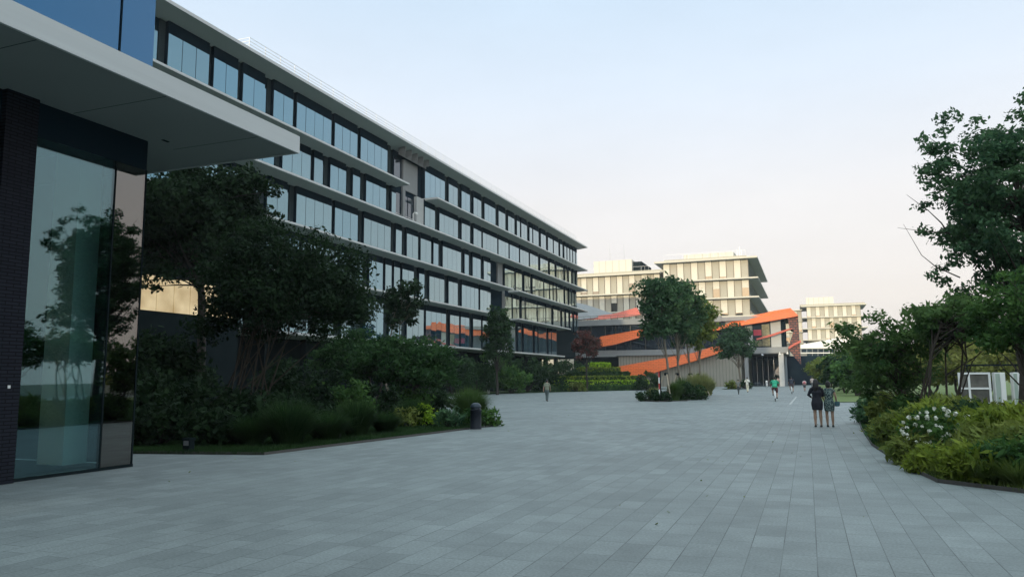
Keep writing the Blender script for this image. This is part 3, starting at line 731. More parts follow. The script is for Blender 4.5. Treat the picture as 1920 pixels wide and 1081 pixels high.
def tuft(name, label, c, R, h, n, m, seed=1, group=None, wid=.012, cat='grass', arch=.8, scale=(1, 1), heads=0):
    r = np.random.default_rng(seed)
    root = None
    az = r.uniform(0, 2 * np.pi, n); ln = h * r.uniform(.55, 1.12, n); ou = R * r.uniform(.15, 1.0, n) * arch
    br0 = R * .28 * np.sqrt(r.random(n))
    ca, sa = np.cos(az) * scale[0], np.sin(az) * scale[1]
    V = []; side = np.stack([-np.sin(az), np.cos(az), np.zeros(n)], 1)
    ts = [0, .35, .7, 1.0]; wd = [1, .9, .6, .08]
    for t_, w_ in zip(ts, wd):
        rr = br0 + ou * t_ ** 1.7
        zz = ln * (t_ - .38 * t_ ** 3 * (ou / (R * arch)))
        p = np.stack([ca * rr, sa * rr, zz], 1)
        V.append(p - side * wid * w_); V.append(p + side * wid * w_)
    V = np.stack(V, 1).reshape(-1, 3)
    idx = np.arange(n)[:, None] * 8
    F = np.concatenate([idx + np.array([[0, 1, 3, 2]]), idx + np.array([[2, 3, 5, 4]]), idx + np.array([[4, 5, 7, 6]])], 1).reshape(-1, 4)
    me = D.meshes.new(name); me.vertices.add(len(V)); me.vertices.foreach_set('co', V.astype(np.float32).ravel())
    me.loops.add(F.size); me.loops.foreach_set('vertex_index', F.astype(np.int32).ravel())
    me.polygons.add(len(F)); me.polygons.foreach_set('loop_start', np.arange(0, F.size, 4, dtype=np.int32)); me.polygons.foreach_set('loop_total', np.full(len(F), 4, dtype=np.int32))
    me.materials.append(m); me.update(calc_edges=True)
    o = D.objects.new(name, me); COL.objects.link(o); o.location = (c[0], c[1], 0)
    return tag(o, label, cat, group)
def hedge(name, label, poly, z0, z1, n, leaf, m, seed=1, group=None, zfun=None):
    """clipped hedge: solid twiggy core with leaves standing on its faces; poly is the ground outline"""
    r = np.random.default_rng(seed)
    root = thing(name, label, 'hedge', (poly[0][0], poly[0][1], 0), 0, group)
    ox, oy = poly[0]
    pg = [(x - ox, y - oy) for x, y in poly]
    cxx = sum(p[0] for p in pg) / len(pg); cyy = sum(p[1] for p in pg) / len(pg)
    inner = [(cxx + (x - cxx) * .97, cyy + (y - cyy) * .97) for x, y in pg]
    MB().prism(inner, 'z', z0, z1 - .05).build('branches', M['lf_dark'], root)
    xs_ = [p[0] for p in pg]; ys_ = [p[1] for p in pg]
    pts = []; nn = []
    def inside(x, y):
        c_ = False; j = len(pg) - 1
        for i in range(len(pg)):
            if (pg[i][1] > y) != (pg[j][1] > y) and x < (pg[j][0] - pg[i][0]) * (y - pg[i][1]) / (pg[j][1] - pg[i][1]) + pg[i][0]: c_ = not c_
            j = i
        return c_
    per = [(Vector(pg[i]) - Vector(pg[(i + 1) % len(pg)])).length for i in range(len(pg))]; tot = sum(per)
    area_side = tot * (z1 - z0); area_top = (max(xs_) - min(xs_)) * (max(ys_) - min(ys_))
    ntop = int(n * area_top / (area_top + area_side))
    for _ in range(ntop):
        x = r.uniform(min(xs_), max(xs_)); y = r.uniform(min(ys_), max(ys_))
        if inside(x, y): pts.append((x, y, z1 + r.normal() * .04 + .05 * math.sin(x * 1.3) * math.sin(y * .9))); nn.append((0, 0, 1))
    for _ in range(n - ntop):
        k = r.choice(len(pg), p=np.array(per) / tot); t_ = r.random()
        a, b2 = pg[k], pg[(k + 1) % len(pg)]
        x = a[0] + (b2[0] - a[0]) * t_; y = a[1] + (b2[1] - a[1]) * t_
        nx, ny = x - cxx, y - cyy; l_ = math.hypot(nx, ny) + 1e-6
        j = r.normal() * .06
        pts.append((x + nx / l_ * j, y + ny / l_ * j, r.uniform(z0, z1))); nn.append((nx / l_, ny / l_, .3))
    leaf_mesh('foliage', np.array(pts), np.array(nn), leaf, m, root, 1.6, seed)
    return root
#VEG
M['lf_isl'] = leafmat('foliage_island', (.020, .058, .028), (.085, .160, .070), .38)
M['lf_dk3'] = leafmat('foliage_dull_green', (.012, .040, .014), (.055, .12, .036), .35)  # darker green of the two layered trees
M['stakewood'] = mat('stake_wood', (.42,.36,.27), .8, var=.2, scale=6)
M['lf_shade'] = leafmat('foliage_shade_dark', (.006, .018, .008), (.026, .055, .020), .3)  # shade of the near building and canopy put into the leaf colour
M['lf_dk2'] = leafmat('foliage_dark_fresh', (.035, .090, .028), (.14, .23, .07), .42)
M['gr_bright'] = leafmat('grass_bright', (.08, .13, .03), (.20, .27, .07), .4)
# ------------------------------------------------------------------ beds
def at(px, Y): v = px2(px, 600, 'y', Y); return v.x
sheet('lawn', [(-14.7,13.5),(-11.5,14.2),(-10.95,20),(-10.5,25.4),(-11.1,27.5),(-14,30),(-19,38),(-24,48),(-32.5,63),(-36.9,63),(-36.9,13.5)], .03, M['lawn'])
sheet('lawn', [(-36.9,64),(-34.5,75),(-33,82),(-29,92),(-25,100),(-20.5,112),(-19.5,118),(-24,128),(-36.9,128)], .03, M['lawn'])
isl = [(-11.4,55),(-9.8,53.7),(-8.2,56),(-8.3,65),(-8.8,75),(-9.5,84),(-10.6,86),(-11.6,80),(-12.3,70),(-12.2,60)]
sheet('soil', isl, .03, M['lawn'])
sheet('soil', [(-11.6,113),(-9.0,113),(-8.6,117),(-9.6,120.5),(-11.8,120)], .03, M['lawn'])
sheet('lawn', [(1.85,13.7),(2.8,12.85),(4.5,12.3),(9,11.6),(45,10),(45,53.6),(2.9,53.6),(1.9,35),(1.55,27),(1.4,20.5),(1.6,16)], .03, M['lawn'])
sheet('lawn', [(.9,54.2),(45,54.2),(59,300),(3,300),(1.0,140),(.7,100)], .035, mat('yellowish_lawn', (.11,.16,.04), .95, var=.3, scale=2))  # brighter, yellower green than the bed lawns
# grass along the bed edges (nobody could count it)
def blades(name, path, wid, n, h, m, seed, label):
    r = np.random.default_rng(seed); pts = [np.array(p, float) for p in path]
    segs = [np.linalg.norm(pts[i+1] - pts[i]) for i in range(len(pts) - 1)]; tot = sum(segs)
    V = []
    ks = r.choice(len(segs), size=n, p=np.array(segs) / tot); t_ = r.random(n)
    A = np.array([pts[k] for k in ks]); B = np.array([pts[k+1] for k in ks])
    d = B - A; d /= np.linalg.norm(d, axis=1)[:, None]; nn = np.stack([-d[:, 1], d[:, 0]], 1)
    p = A + (B - A) * t_[:, None] + nn * (r.random(n) ** 1.3 * wid)[:, None]
    hh = h * r.uniform(.4, 1.2, n); az = r.uniform(0, 6.28, n); ln = hh * r.uniform(.1, .7, n)
    b0 = np.stack([p[:, 0], p[:, 1], np.full(n, .02)], 1)
    s = np.stack([-np.sin(az), np.cos(az), np.zeros(n)], 1) * .006
    tip = b0 + np.stack([np.cos(az) * ln, np.sin(az) * ln, hh], 1)
    V = np.stack([b0 - s, b0 + s, tip], 1).reshape(-1, 3)
    me = D.meshes.new(name); me.vertices.add(3 * n); me.vertices.foreach_set('co', V.astype(np.float32).ravel())
    me.loops.add(3 * n); me.loops.foreach_set('vertex_index', np.arange(3 * n, dtype=np.int32))
    me.polygons.add(n); me.polygons.foreach_set('loop_start', np.arange(0, 3 * n, 3, dtype=np.int32)); me.polygons.foreach_set('loop_total', np.full(n, 3, dtype=np.int32))
    me.materials.append(m); me.update(calc_edges=True)
    o = D.objects.new(name, me); COL.objects.link(o)
    return tag(o, label, 'grass', kind='stuff')
blades('grass', [(-14.7,13.45),(-11.5,14.15),(-10.95,20),(-10.45,25.4)], 3.0, 52000, .10, M['gr_dark'], 3, 'short grass edging the left planting bed')
blades('grass', [(45,10.0),(9,11.55),(4.5,12.25),(2.8,12.8),(1.85,13.65),(1.6,16),(1.4,20.5)][::-1], 1.3, 0 + 22000, .13, M['gr_bright'], 4, 'loose grass edging the right planting bed')
# ------------------------------------------------------------------ left bed plants
tree('shrub_tree', 'big dark many-stemmed shrub tree with a rounded crown, in front of the long glass building', (-18.9,22.3,0), 1.25, (-17.9,22.8,4.7), (3.55,3.1,2.85), 230, .66, 560, .072, M['lf_shade'], M['bark'], stems=9, tr=.11, seed=11, spread=.62, bottom=-.55, lumpy=.22, hollow=.25, group='large trees in the left bed', limb=70)
tree('broadleaf_tree', 'tallest dark broadleaf tree rising beneath the canopy edge at left', (-28.5,30,0), 6.0, (-30.0,30.4,10.2), (3.7,3.6,2.9), 230, 1.05, 360, .13, M['lf_shade'], M['barkdark'], stems=1, tr=.22, seed=12, lumpy=.45, hollow=.3, group='large trees in the left bed', extra=[((-25.6,31,11.6),.7),((-25.0,31,11.3),.5),((-26.4,31,11.9),.9),((-27.2,31,12.3),.9),((-27.0,29,9.2),1.1),((-26.2,29,8.0),1.0),((-27.2,29,8.2),1.1),((-30.5,29,7.6),1.0),((-29,28.5,7.0),.8),((-30.8,28,6.6),.6),((-29.6,28,6.3),.45),((-26.5,28.5,7.2),.9),((-31.5,30,8),1.2),((-32.5,31,9.5),1.3)])
tree('broadleaf_tree', 'low dark bushy tree close beyond the corner of the near glass building', (-23.0,20.5,0), .8, (-22.6,20.6,2.0), (2.4,2.0,1.5), 85, .8, 420, .10, M['lf_shade'], M['barkdark'], stems=2, tr=.13, seed=13, lumpy=.5, hollow=.3, group='large trees in the left bed')
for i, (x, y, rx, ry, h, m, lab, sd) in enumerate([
    (-17.5,17.5,1.7,1.5,1.9,'lf_shade','dark clump shrub beside the small ground lamp',21),
    (-20.6,18.6,1.9,1.6,2.4,'lf_shade','black-green shrub against the corner of the near glass building',22),
    (-24.6,24.5,2.6,2.2,3.0,'lf_shade','tall dark shrub behind the corner of the near building',23),
    (-29.0,24.0,2.8,2.4,3.6,'lf_shade','dark shrub below the glowing reflection panes',24),
    (-15.6,19.6,1.4,1.4,1.3,'lf_shade','low dark shrub under the many-stemmed shrub tree',25),
    (-22.5,30.0,3.0,2.4,3.2,'lf_shade','broad dark shrub behind the many-stemmed shrub tree',26)]):
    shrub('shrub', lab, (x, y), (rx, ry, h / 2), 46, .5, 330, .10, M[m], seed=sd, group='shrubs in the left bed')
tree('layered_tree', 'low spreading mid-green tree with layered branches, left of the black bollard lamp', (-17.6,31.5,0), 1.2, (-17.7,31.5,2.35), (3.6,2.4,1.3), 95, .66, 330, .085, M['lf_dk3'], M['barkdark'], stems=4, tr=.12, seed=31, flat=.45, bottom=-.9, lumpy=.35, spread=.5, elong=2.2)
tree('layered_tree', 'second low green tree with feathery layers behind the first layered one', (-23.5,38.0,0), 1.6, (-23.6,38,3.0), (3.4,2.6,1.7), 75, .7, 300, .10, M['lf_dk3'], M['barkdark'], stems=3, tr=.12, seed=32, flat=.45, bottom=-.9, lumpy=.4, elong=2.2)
tree('sparse_tree', 'thin open-crowned young tree standing before the long glass building', (at(738,45),45,0), 3.0, (at(752,45),45,6.6), (2.35,2.0,2.7), 58, .45, 240, .15, M['lf_shade'], M['barkpale'], stems=2, tr=.10, seed=33, hollow=.25, lumpy=.5, spread=.2)
shrub('bright_shrub', 'bright lime-green low shrub near the black bollard lamp', (at(800,24.2),24.2), (.62,.6,.45), 26, .2, 900, .06, M['lf_lime'], seed=41, elong=1.5)
shrub('shrub', 'grey-green feathery shrub just left of the black bollard lamp', (at(848,23.6),23.6), (.75,.5,.36), 26, .2, 800, .05, M['lf_blue'], seed=42, elong=3.2, up=.8, group='shrubs in the left bed')
shrub('shrub', 'brownish low shrub left of the bright lime shrub', (at(765,23.4),23.4), (.6,.5,.42), 24, .2, 700, .055, M['lf_olive'], seed=43, elong=2.4, up=.5, group='shrubs in the left bed')
shrub('shrub', 'low dark shrub right behind the black bollard lamp', (at(905,25.0),25.0), (.75,.6,.38), 26, .22, 700, .055, M['lf_mid'], seed=44, elong=2.6, up=.4, group='shrubs in the left bed')
tuft('grass_clump', 'tall round fountain grass clump behind the black bollard lamp', (at(881,26.0),26.0), 1.15, 1.45, 2600, M['gr_green'], seed=51, group='fountain grass clumps')
Gf = 'fountain grass clumps'
for i, (px, py, R, h, lab) in enumerate([
    (540,836,1.45,1.5,'large dark fountain grass clump at the front of the left bed'),
    (470,838,1.1,1.0,'fountain grass clump left of the largest one, below the many-stemmed shrub tree'),
    (616,826,1.2,1.05,'dark fountain grass clump right of the largest one'),
    (668,818,1.25,1.4,'dark fountain grass clump midway along the left bed edge'),
    (722,812,1.0,.85,'fountain grass clump just left of the brownish low shrub'),
    (772,800,1.2,1.25,'fountain grass clump behind the bright lime shrub')]):
    p = px2(px, py, 'z', 0); tuft('grass_clump', lab, (p.x, p.y), R * .82, h * .85, 2400, M['gr_dark'], seed=52 + i, group=Gf, wid=.009)
p = px2(590, 826, 'z', 0)
fs = tuft('flowering_sedge', 'thin sedge with tiny white flowers low in the dark bed', (p.x, p.y + .2), .5, .45, 400, M['gr_dark'], seed=57)
r_ = np.random.default_rng(8); d = r_.normal(size=(7, 3)) * .16; d[:, 2] = .4 + np.abs(d[:, 2]) * .4; leaf_mesh('blossom', d, np.abs(d), .05, M['petal'], fs, 1.0, 3)
for i, (px, py, rx, h, m_, lab) in enumerate([
    (300,832,1.2,1.3,'lf_shade','dark shrub at the foot of the near building corner'),
    (400,836,1.0,.9,'lf_shade','low dark shrub left of the many-stemmed trunk'),
    (455,805,1.3,1.5,'lf_shade','dark shrub right of the many-stemmed trunk'),
    (580,798,1.4,1.7,'lf_shade','dark shrub behind the largest fountain grass clump'),
    (640,792,1.4,1.9,'lf_mid','green shrub behind the midway fountain grass clump'),
    (700,786,1.5,1.8,'lf_shade','dark shrub under the layered tree'),
    (755,780,1.4,1.6,'lf_mid','green shrub under the right half of the layered tree'),
    (805,772,1.3,1.3,'lf_shade','dark shrub between the layered tree and the lime shrub')]):
    p = px2(px, py, 'z', 0); shrub('shrub', lab, (p.x, p.y), (rx, rx * .8, h / 2), 44, .36, 480, .085, M[m_], seed=400 + i, group='shrubs in the left bed')
# ------------------------------------------------------------------ planting along the long building
for i, (px, Y, rx, h, m, lab) in enumerate([
    (790,66,3.2,4.6,'lf_dark','dark shrub at the left end of the row along the long building'),
    (850,72,3.4,5.0,'lf_dark','tall dark shrub under the lowest white slab, left of the pale-stemmed tree'),
    (895,78,3.0,4.4,'lf_dark','dark evergreen shrub immediately left of the pale-stemmed tree'),
    (958,84,2.6,3.6,'lf_mid','rounded green shrub just right of the pale-stemmed tree'),
    (985,92,3.2,5.2,'lf_dark','tall dark shrub behind the walking man in the pale shirt'),
    (1022,98,3.0,5.4,'lf_dark','dark shrub beside the left end of the terraced hedge'),
    (1060,107,3.2,5.2,'lf_dark','dark shrub standing behind the terraced hedge'),
    (1095,112,3.0,4.6,'lf_blue','loose grey-green shrub above the terraced hedge')]):
    shrub('shrub', lab, (at(px, Y), Y), (rx, rx * .8, h / 2), 52, .65, 150, .17, M[m], seed=60 + i, group='shrubs along the long glass building')
tree('small_tree', 'small tree with two pale stems in the row along the long building', (at(928,82),80,0), 1.6, (at(925,80),80,3.5), (2.0,1.8,1.7), 40, .5, 150, .16, M['lf_mid'], M['white'], stems=2, tr=.07, seed=70, spread=.12)
tree('broadleaf_tree', 'dense dark conical tree before the stepped gap of the long building', (at(932,76),76,0), 2.2, (at(933,76),76,6.3), (1.9,1.8,3.3), 75, .6, 190, .17, M['lf_dark'], M['barkdark'], tr=.14, seed=71, lumpy=.35)
tree('red_leaved_tree', 'small reddish-leaved tree at the right end of the long building', (at(1098,97),97,0), 2.2, (at(1098,97),97,6.0), (2.1,1.9,2.2), 55, .6, 170, .18, M['lf_red'], M['barkdark'], tr=.12, seed=72)
Hh = 'clipped hedge rows of the terraced mound'
out_l = [(-35.5,99),(-32,96),(-27,99),(-22.5,104),(-19.8,109),(-20.5,112),(-28,115),(-35,109)]
pk = (-28.2, 108.5); zt_ = [.75, 1.35, 1.95, 2.55, 3.2, 3.85]
for k, (mm, lab) in enumerate([('lf_mid','lowest wide green hedge row of the terraced mound'),('lf_lime','second hedge row with a yellow-green top on the terraced mound'),('lf_yel','green third hedge row of the terraced mound'),('lf_dark','dark fourth hedge row of the terraced mound'),('lf_yel','narrow fifth hedge row below the top of the terraced mound'),('lf_lime','small lime-green hedge crowning the terraced mound')]):
    f_ = k * .165
    hedge('hedge', lab, [(x + (pk[0] - x) * f_, y + (pk[1] - y) * f_) for x, y in out_l], (zt_[k-1] - .15 if k else .03), zt_[k], 9000 - 1100 * k, .15, M[mm], 80 + k, Hh)
shrub('shrub', 'pale loose shrub at the foot of the terraced mound', (at(1078,96),97.0), (1.5,1.0,.65), 26, .35, 300, .12, M['lf_olive'], seed=84, elong=2.5, up=.6)
shrub('clipped_ball', 'dark round clipped shrub before the lowest orange ribbon', (at(1210,104),104), (1.55,1.5,1.35), 110, .32, 420, .11, M['lf_dark'], seed=85, hollow=.75, lumpy=.05, elong=1.4)
# ------------------------------------------------------------------ island with slim planted trees
G = 'slim planted trees on the paved island'
T = [(1246,57,(1236,57,6.8),(1.8,1.8,3.0),'lf_isl','front left slim tree of the island, behind the red and white marker post',101),
     (1267,61,(1262,61,7.4),(1.8,1.8,3.0),'lf_isl','tallest slim tree of the island, second from its left end',102),
     (1291,66,(1283,66,7.0),(1.8,1.8,3.0),'lf_isl','third slim tree of the island, propped by the longest pale stake',103),
     (1306,71,(1310,71,6.6),(1.6,1.6,2.9),'lf_olive','rearmost slim tree of the island, with a looser yellowish crown',104)]
for px, Y, c, R3, m, lab, sd_ in T:
    tree('planted_tree', lab, (at(px, Y), Y, 0), 2.5, (at(c[0], Y), Y, c[2]), R3, 66, .62, 230, .15, M[m], M['barkpale'], stems=1, tr=.11, seed=sd_, group=G, lumpy=.25, bottom=-.95, limb=40)
    x0 = at(px, Y)
    names = {101: 'behind the red and white marker post', 102: 'under the tallest island tree', 103: 'under the third island tree', 104: 'under the rearmost island tree'}
    st = thing('tree_support', 'timber stake tripod ' + names[sd_], 'tree support', (x0, Y, 0), 0, 'tree supports on the island')
    for k in range(3):
        a = 2.1 * k + .5 + sd_
        MB().tube([(math.cos(a) * 1.0, math.sin(a) * .9, 0), (math.cos(a) * .08, math.sin(a) * .08, 2.05)], .05, 6).build('stake', M['stakewood'], st)
    MB().lathe([(.13, 1.86), (.17, 1.9), (.17, 2.02), (.13, 2.06)], n=10).build('tie', M['dark'], st)
Hg = 'plants on the paved island'
shrub('clipped_shrub', 'low dark clipped shrub at the near left tip of the paved island', (at(1212,55.2),55.4), (.95,.7,.42), 50, .25, 700, .075, M['lf_dark'], seed=110, hollow=.7, lumpy=.1, group=Hg)
shrub('clipped_shrub', 'dark low shrub at the foot of the marker post', (at(1238,54.3),54.5), (.7,.55,.38), 40, .2, 800, .07, M['lf_dark'], seed=111, hollow=.7, group=Hg)
shrub('clipped_shrub', 'dark mounded shrub at the near right edge of the island', (at(1292,59),59), (1.15,.9,.6), 55, .28, 600, .085, M['lf_dark'], seed=112, hollow=.7, lumpy=.1, group=Hg)
for i, (px, Y, R, h, m, lab) in enumerate([
    (1222,56,.9,.9,'gr_yel','wispy brown grass clump at the left tip of the island'),
    (1262,57,1.1,1.3,'gr_green','green grass clump beside the first stake tripod'),
    (1275,60,1.3,1.6,'gr_green','tall green grass clump in the middle of the island'),
    (1296,64,1.4,1.9,'gr_yel','tall straw-coloured grass clump around the third island tree'),
    (1312,69,1.5,2.0,'gr_yel','tallest straw-coloured grass clump toward the rear of the island'),
    (1322,75,1.5,1.7,'gr_yel','straw-coloured grass clump at the rear right of the island'),
    (1306,60.5,.9,.75,'gr_yel','short pale grass clump at the right edge of the island')]):
    tuft('grass_clump', lab, (at(px, Y), Y), R * .85, h * 1.12, 1800, M[m], seed=120 + i, group='grass clumps on the island', wid=.018)
tree('planted_tree', 'dark bushy tree alone in the small bed before the orange entrance building', (at(1381,116),116,0), 2.6, (at(1379,116),116,6.6), (3.1,2.7,2.9), 85, .8, 140, .2, M['lf_isl'], M['barkpale'], tr=.16, seed=130, lumpy=.3)
shrub('shrub', 'yellowish low shrub at the foot of the lone tree', (at(1367,114),114.5), (1.3,1,.65), 28, .35, 300, .13, M['lf_olive'], seed=131)
shrub('shrub', 'dark low shrub right of the lone tree trunk', (at(1392,115),115.5), (1.2,1,.8), 28, .35, 300, .13, M['lf_dark'], seed=132)
# ------------------------------------------------------------------ right bed
Gr = 'shrubs in the right bed'
tree('tall_tree', 'tallest leafy tree at the right edge with bare twigs on its left side', (at(1905,26),26,0), 3.4, (at(1930,26),26,6.7), (3.5,2.5,4.0), 430, .37, 700, .072, M['lf_blue'], M['bark'], stems=1, tr=.17, seed=205, lumpy=.5, flat=.6, hollow=.2, bottom=-.95, limb=90,
     extra=[((at(1750,26),26,6.9),.35),((at(1765,26),26,7.7),.4),((at(1745,26),26,6.1),.3),((at(1790,26),26,8.6),.4),((at(1755,26),26,4.7),.32),((at(1775,26),26,4.5),.3)],
     bare=[([px2(1800,470,'y',26),px2(1765,418,'y',25.9),px2(1742,396,'y',25.9),px2(1700,365,'y',25.8)],.028),
           ([px2(1820,440,'y',26),px2(1770,436,'y',25.8),px2(1740,434,'y',25.8),px2(1683,427,'y',25.7)],.025),
           ([px2(1800,520,'y',26),px2(1755,500,'y',25.8),px2(1728,478,'y',25.8),px2(1694,420,'y',25.7)],.022),
           ([px2(1840,300,'y',26),px2(1790,285,'y',26),px2(1760,270,'y',26),px2(1730,250,'y',26)],.022)])
tree('spreading_tree', 'dark spreading tree beside the two standing women', (at(1705,25),24.6,0), .7, (at(1668,24.6),24.6,2.3), (1.65,1.4,1.5), 105, .33, 620, .06, M['lf_dk2'], M['bark'], stems=5, tr=.065, seed=202, lumpy=.5, bottom=-1, flat=.6, elong=2.3, spread=.5, group='low spreading trees in the right bed')
tree('spreading_tree', 'low many-stemmed tree left of the white display frames', (at(1750,22.6),22.6,0), .9, (at(1800,22.8),22.8,2.95), (1.8,1.5,1.25), 95, .34, 600, .062, M['lf_dk2'], M['bark'], stems=6, tr=.085, seed=203, lumpy=.5, flat=.6, elong=2.3, spread=.55, group='low spreading trees in the right bed', bottom=-.5)
tree('spreading_tree', 'green tree filling the right edge below the tallest tree', (at(1935,21),21,0), 1.2, (at(1925,21),21,3.0), (1.2,1.3,1.4), 80, .34, 700, .058, M['lf_mid'], M['bark'], stems=3, tr=.09, seed=204, lumpy=.4, flat=.6, elong=1.9, group='low spreading trees in the right bed')
for i, (px, Y, rx, ry, h, m, lf, el_, up_, lab) in enumerate([
    (1652,21.6,.50,.45,.66,'lf_blue',.04,1.6,0,'small blue-green rounded shrub at the edge of the paving'),
    (1690,20.5,.75,.7,.85,'lf_olive',.045,3.0,.7,'brownish-green feathery shrub left of the white flowers'),
    (1630,30.0,.8,1.2,.95,'lf_blue',.06,2.4,.4,'low blue-green shrub beside the path near the women'),
    (1668,27.0,1.0,1.1,1.25,'lf_olive',.06,2.8,.6,'olive feathery shrub under the dark spreading tree'),
    (1716,24.2,1.1,1.0,1.35,'lf_mid',.06,2.4,.4,'mid-green shrub around the base of the many-stemmed tree'),
    (1762,20.6,.9,.8,1.3,'lf_olive',.055,3.0,.6,'olive shrub just behind the white flowers'),
    (1800,18.8,.75,.7,1.2,'lf_dark',.055,1.8,0,'dark leafy shrub right behind the white flowers'),
    (1838,17.0,.85,.8,1.1,'lf_yel',.055,3.4,.7,'yellow-green feathery shrub right of the white flowers'),
    (1898,15.9,1.0,.9,1.3,'lf_yel',.055,3.4,.7,'largest yellow-green feathery shrub at the right edge'),
    (1850,15.0,.75,.6,.85,'lf_olive',.05,3.0,.5,'low green arching shrub in front of the yellow-green ones'),
    (1925,14.6,.8,.7,1.0,'lf_olive',.05,3.0,.5,'dark green arching shrub at the lower right corner'),
    (1880,20.0,1.0,.9,.95,'lf_yel',.06,2.6,.4,'tall yellowish shrub in front of the white boxes'),
    (1800,14.9,.5,.45,.36,'lf_mid',.04,3.2,.7,'low grassy shrub in front of the white flowers')    ,(1700,16.6,.5,.6,.55,'lf_olive',.045,3.0,.6,'low olive shrub at the paving edge left of the blossoms'),
    (1735,15.0,.4,.4,.36,'lf_yel',.045,3.2,.6,'low yellow-green shrub at the paving edge below the blossoms'),
    (1815,14.0,.7,.5,.6,'lf_yel',.05,3.4,.6,'low yellow-green arching shrub at the bottom of the right bed'),
    (1872,13.9,.7,.5,.7,'lf_mid',.05,3.4,.6,'olive arching shrub at the bottom of the right bed'),
    (1735,19.0,.8,.7,1.15,'lf_yel',.055,3.0,.6,'yellow-green shrub behind the left half of the blossoms'),
    (1850,22.5,1.1,1.0,.95,'lf_olive',.06,2.6,.5,'olive shrub at the foot of the white frames'),
    (1790,24.0,1.0,1.0,1.0,'lf_yel',.06,2.8,.5,'yellow-green shrub below the left end of the white frames')]):
    shrub('shrub', lab, (at(px, Y), Y), (rx, ry, h / 2), 60, .24, 1500, lf, M[m], seed=210 + i, group=Gr, elong=el_, up=up_)
hs = thing('flowering_shrub', 'green shrub covered in clusters of white blossoms by the paving', 'flowering shrub', (at(1748,16.6),16.6,0))
r_ = np.random.default_rng(77)
cl = crown_clumps((0,0,.5), .72, .6, .55, 50, .2, r_, .4, -.6, .2)
P_, N_ = clump_points(cl, 1300, r_); P_[:, 2] = np.abs(P_[:, 2]); leaf_mesh('foliage', P_, N_, .055, M['lf_mid'], hs, 1.6, 7)
tb = MB()
for p, rr in cl[:16]: tb.tube([(p[0]*.15,p[1]*.15,-.02),(p[0]*.5,p[1]*.5,p[2]*.55),p], [.014,.009,.004], 5, cap=False)
tb.build('stems', M['barkdark'], hs)
for k in range(62):
    u, v_ = r_.uniform(-1, 1), r_.uniform(0, 1)
    c0 = np.array([u * .70, -.50 - .16 * r_.random() + .25 * abs(u), .22 + .85 * v_ * (1 - .35 * u * u)])
    n = 22; d = r_.normal(size=(n, 3)); d /= np.linalg.norm(d, axis=1)[:, None]
    rr = r_.uniform(.015, .044)
    leaf_mesh('blossom', d * rr + c0, d, .035, M['petal'], hs, 1.1, 300 + k, bias=2)
for i, (px, Y, R, h, lab) in enumerate([(1775,14.1,.5,.34,'low arching grass clump at the corner of the right bed'),(1830,13.6,.55,.45,'arching grass clump second from the corner of the right bed'),(1885,13.4,.6,.5,'arching grass clump at the lower right of the picture'),(1745,15.3,.4,.38,'small grass clump left of the low grassy shrub')]):
    tuft('grass_clump', lab, (at(px, Y), Y), R, h, 1500, M['gr_bright'], seed=240 + i, group='grass clumps of the right bed', wid=.007)
# trees and bushes beyond the lawn
for i, (px, Y, h, rx, m, lab) in enumerate([
    (1548,100,4.2,2.6,'lf_olive','olive bush behind the heads of the two women'),
    (1578,84,3.8,2.5,'lf_dark','dark bush right of the woman in the patterned dress'),
    (1600,72,3.6,2.2,'lf_mid','green bush at the far edge of the lawn strip'),
    (1560,130,5.5,3.5,'lf_olive','olive tree below the low white pavilion'),
    (1600,110,6.5,3.6,'lf_mid','round green tree between the pavilion and the spreading tree'),
    (1640,95,6.0,3.4,'lf_olive','yellowish tree glimpsed through the dark spreading tree'),
    (1690,85,5.5,3.2,'lf_sun','warm yellow-green tree seen between the stems'),
    (1740,75,5.0,3.2,'lf_sun','yellowish tree in a sunlit leaf tone behind the many-stemmed tree'),
    (1790,66,4.6,3.0,'lf_sun','yellow-green tree directly behind the white display frames'),
    (1840,70,5.2,3.2,'lf_olive','olive tree behind the white boxes'),
    (1900,62,4.8,3.2,'lf_sun','yellowish tree at the right edge beyond the white boxes'),
    (1950,70,6.0,3.6,'lf_olive','olive tree just outside the right edge'),
    (1530,210,6.5,5,'lf_dark','dark tree in the shade under the far white pavilion')]):
    tree('background_tree', lab, (at(px, Y), Y, 0), h * .25, (at(px, Y), Y, h * .58), (rx, rx, h * .42), 55, rx * .26, 160 / (rx * .3) ** 1, .2 if Y > 70 else .16, M[m], M['bark'], stems=2, tr=.14, seed=260 + i, group='trees beyond the lawn', bottom=-.9, spread=.3)
r_ = np.random.default_rng(5)
P_ = np.stack([r_.uniform(20, 330, 16000), r_.uniform(300, 330, 16000), r_.random(16000) ** .8 * 9], 1)
P_[:, 2] *= (.75 + .25 * np.sin(P_[:, 0] * .21) * np.sin(P_[:, 0] * .057 + 1))
tag(leaf_mesh('woodland', P_, np.tile([0., -1, .5], (16000, 1)), 1.6, M['lf_olive'], None, 1.3, 6), 'distant band of woodland on the horizon at right', 'woodland', kind='stuff')
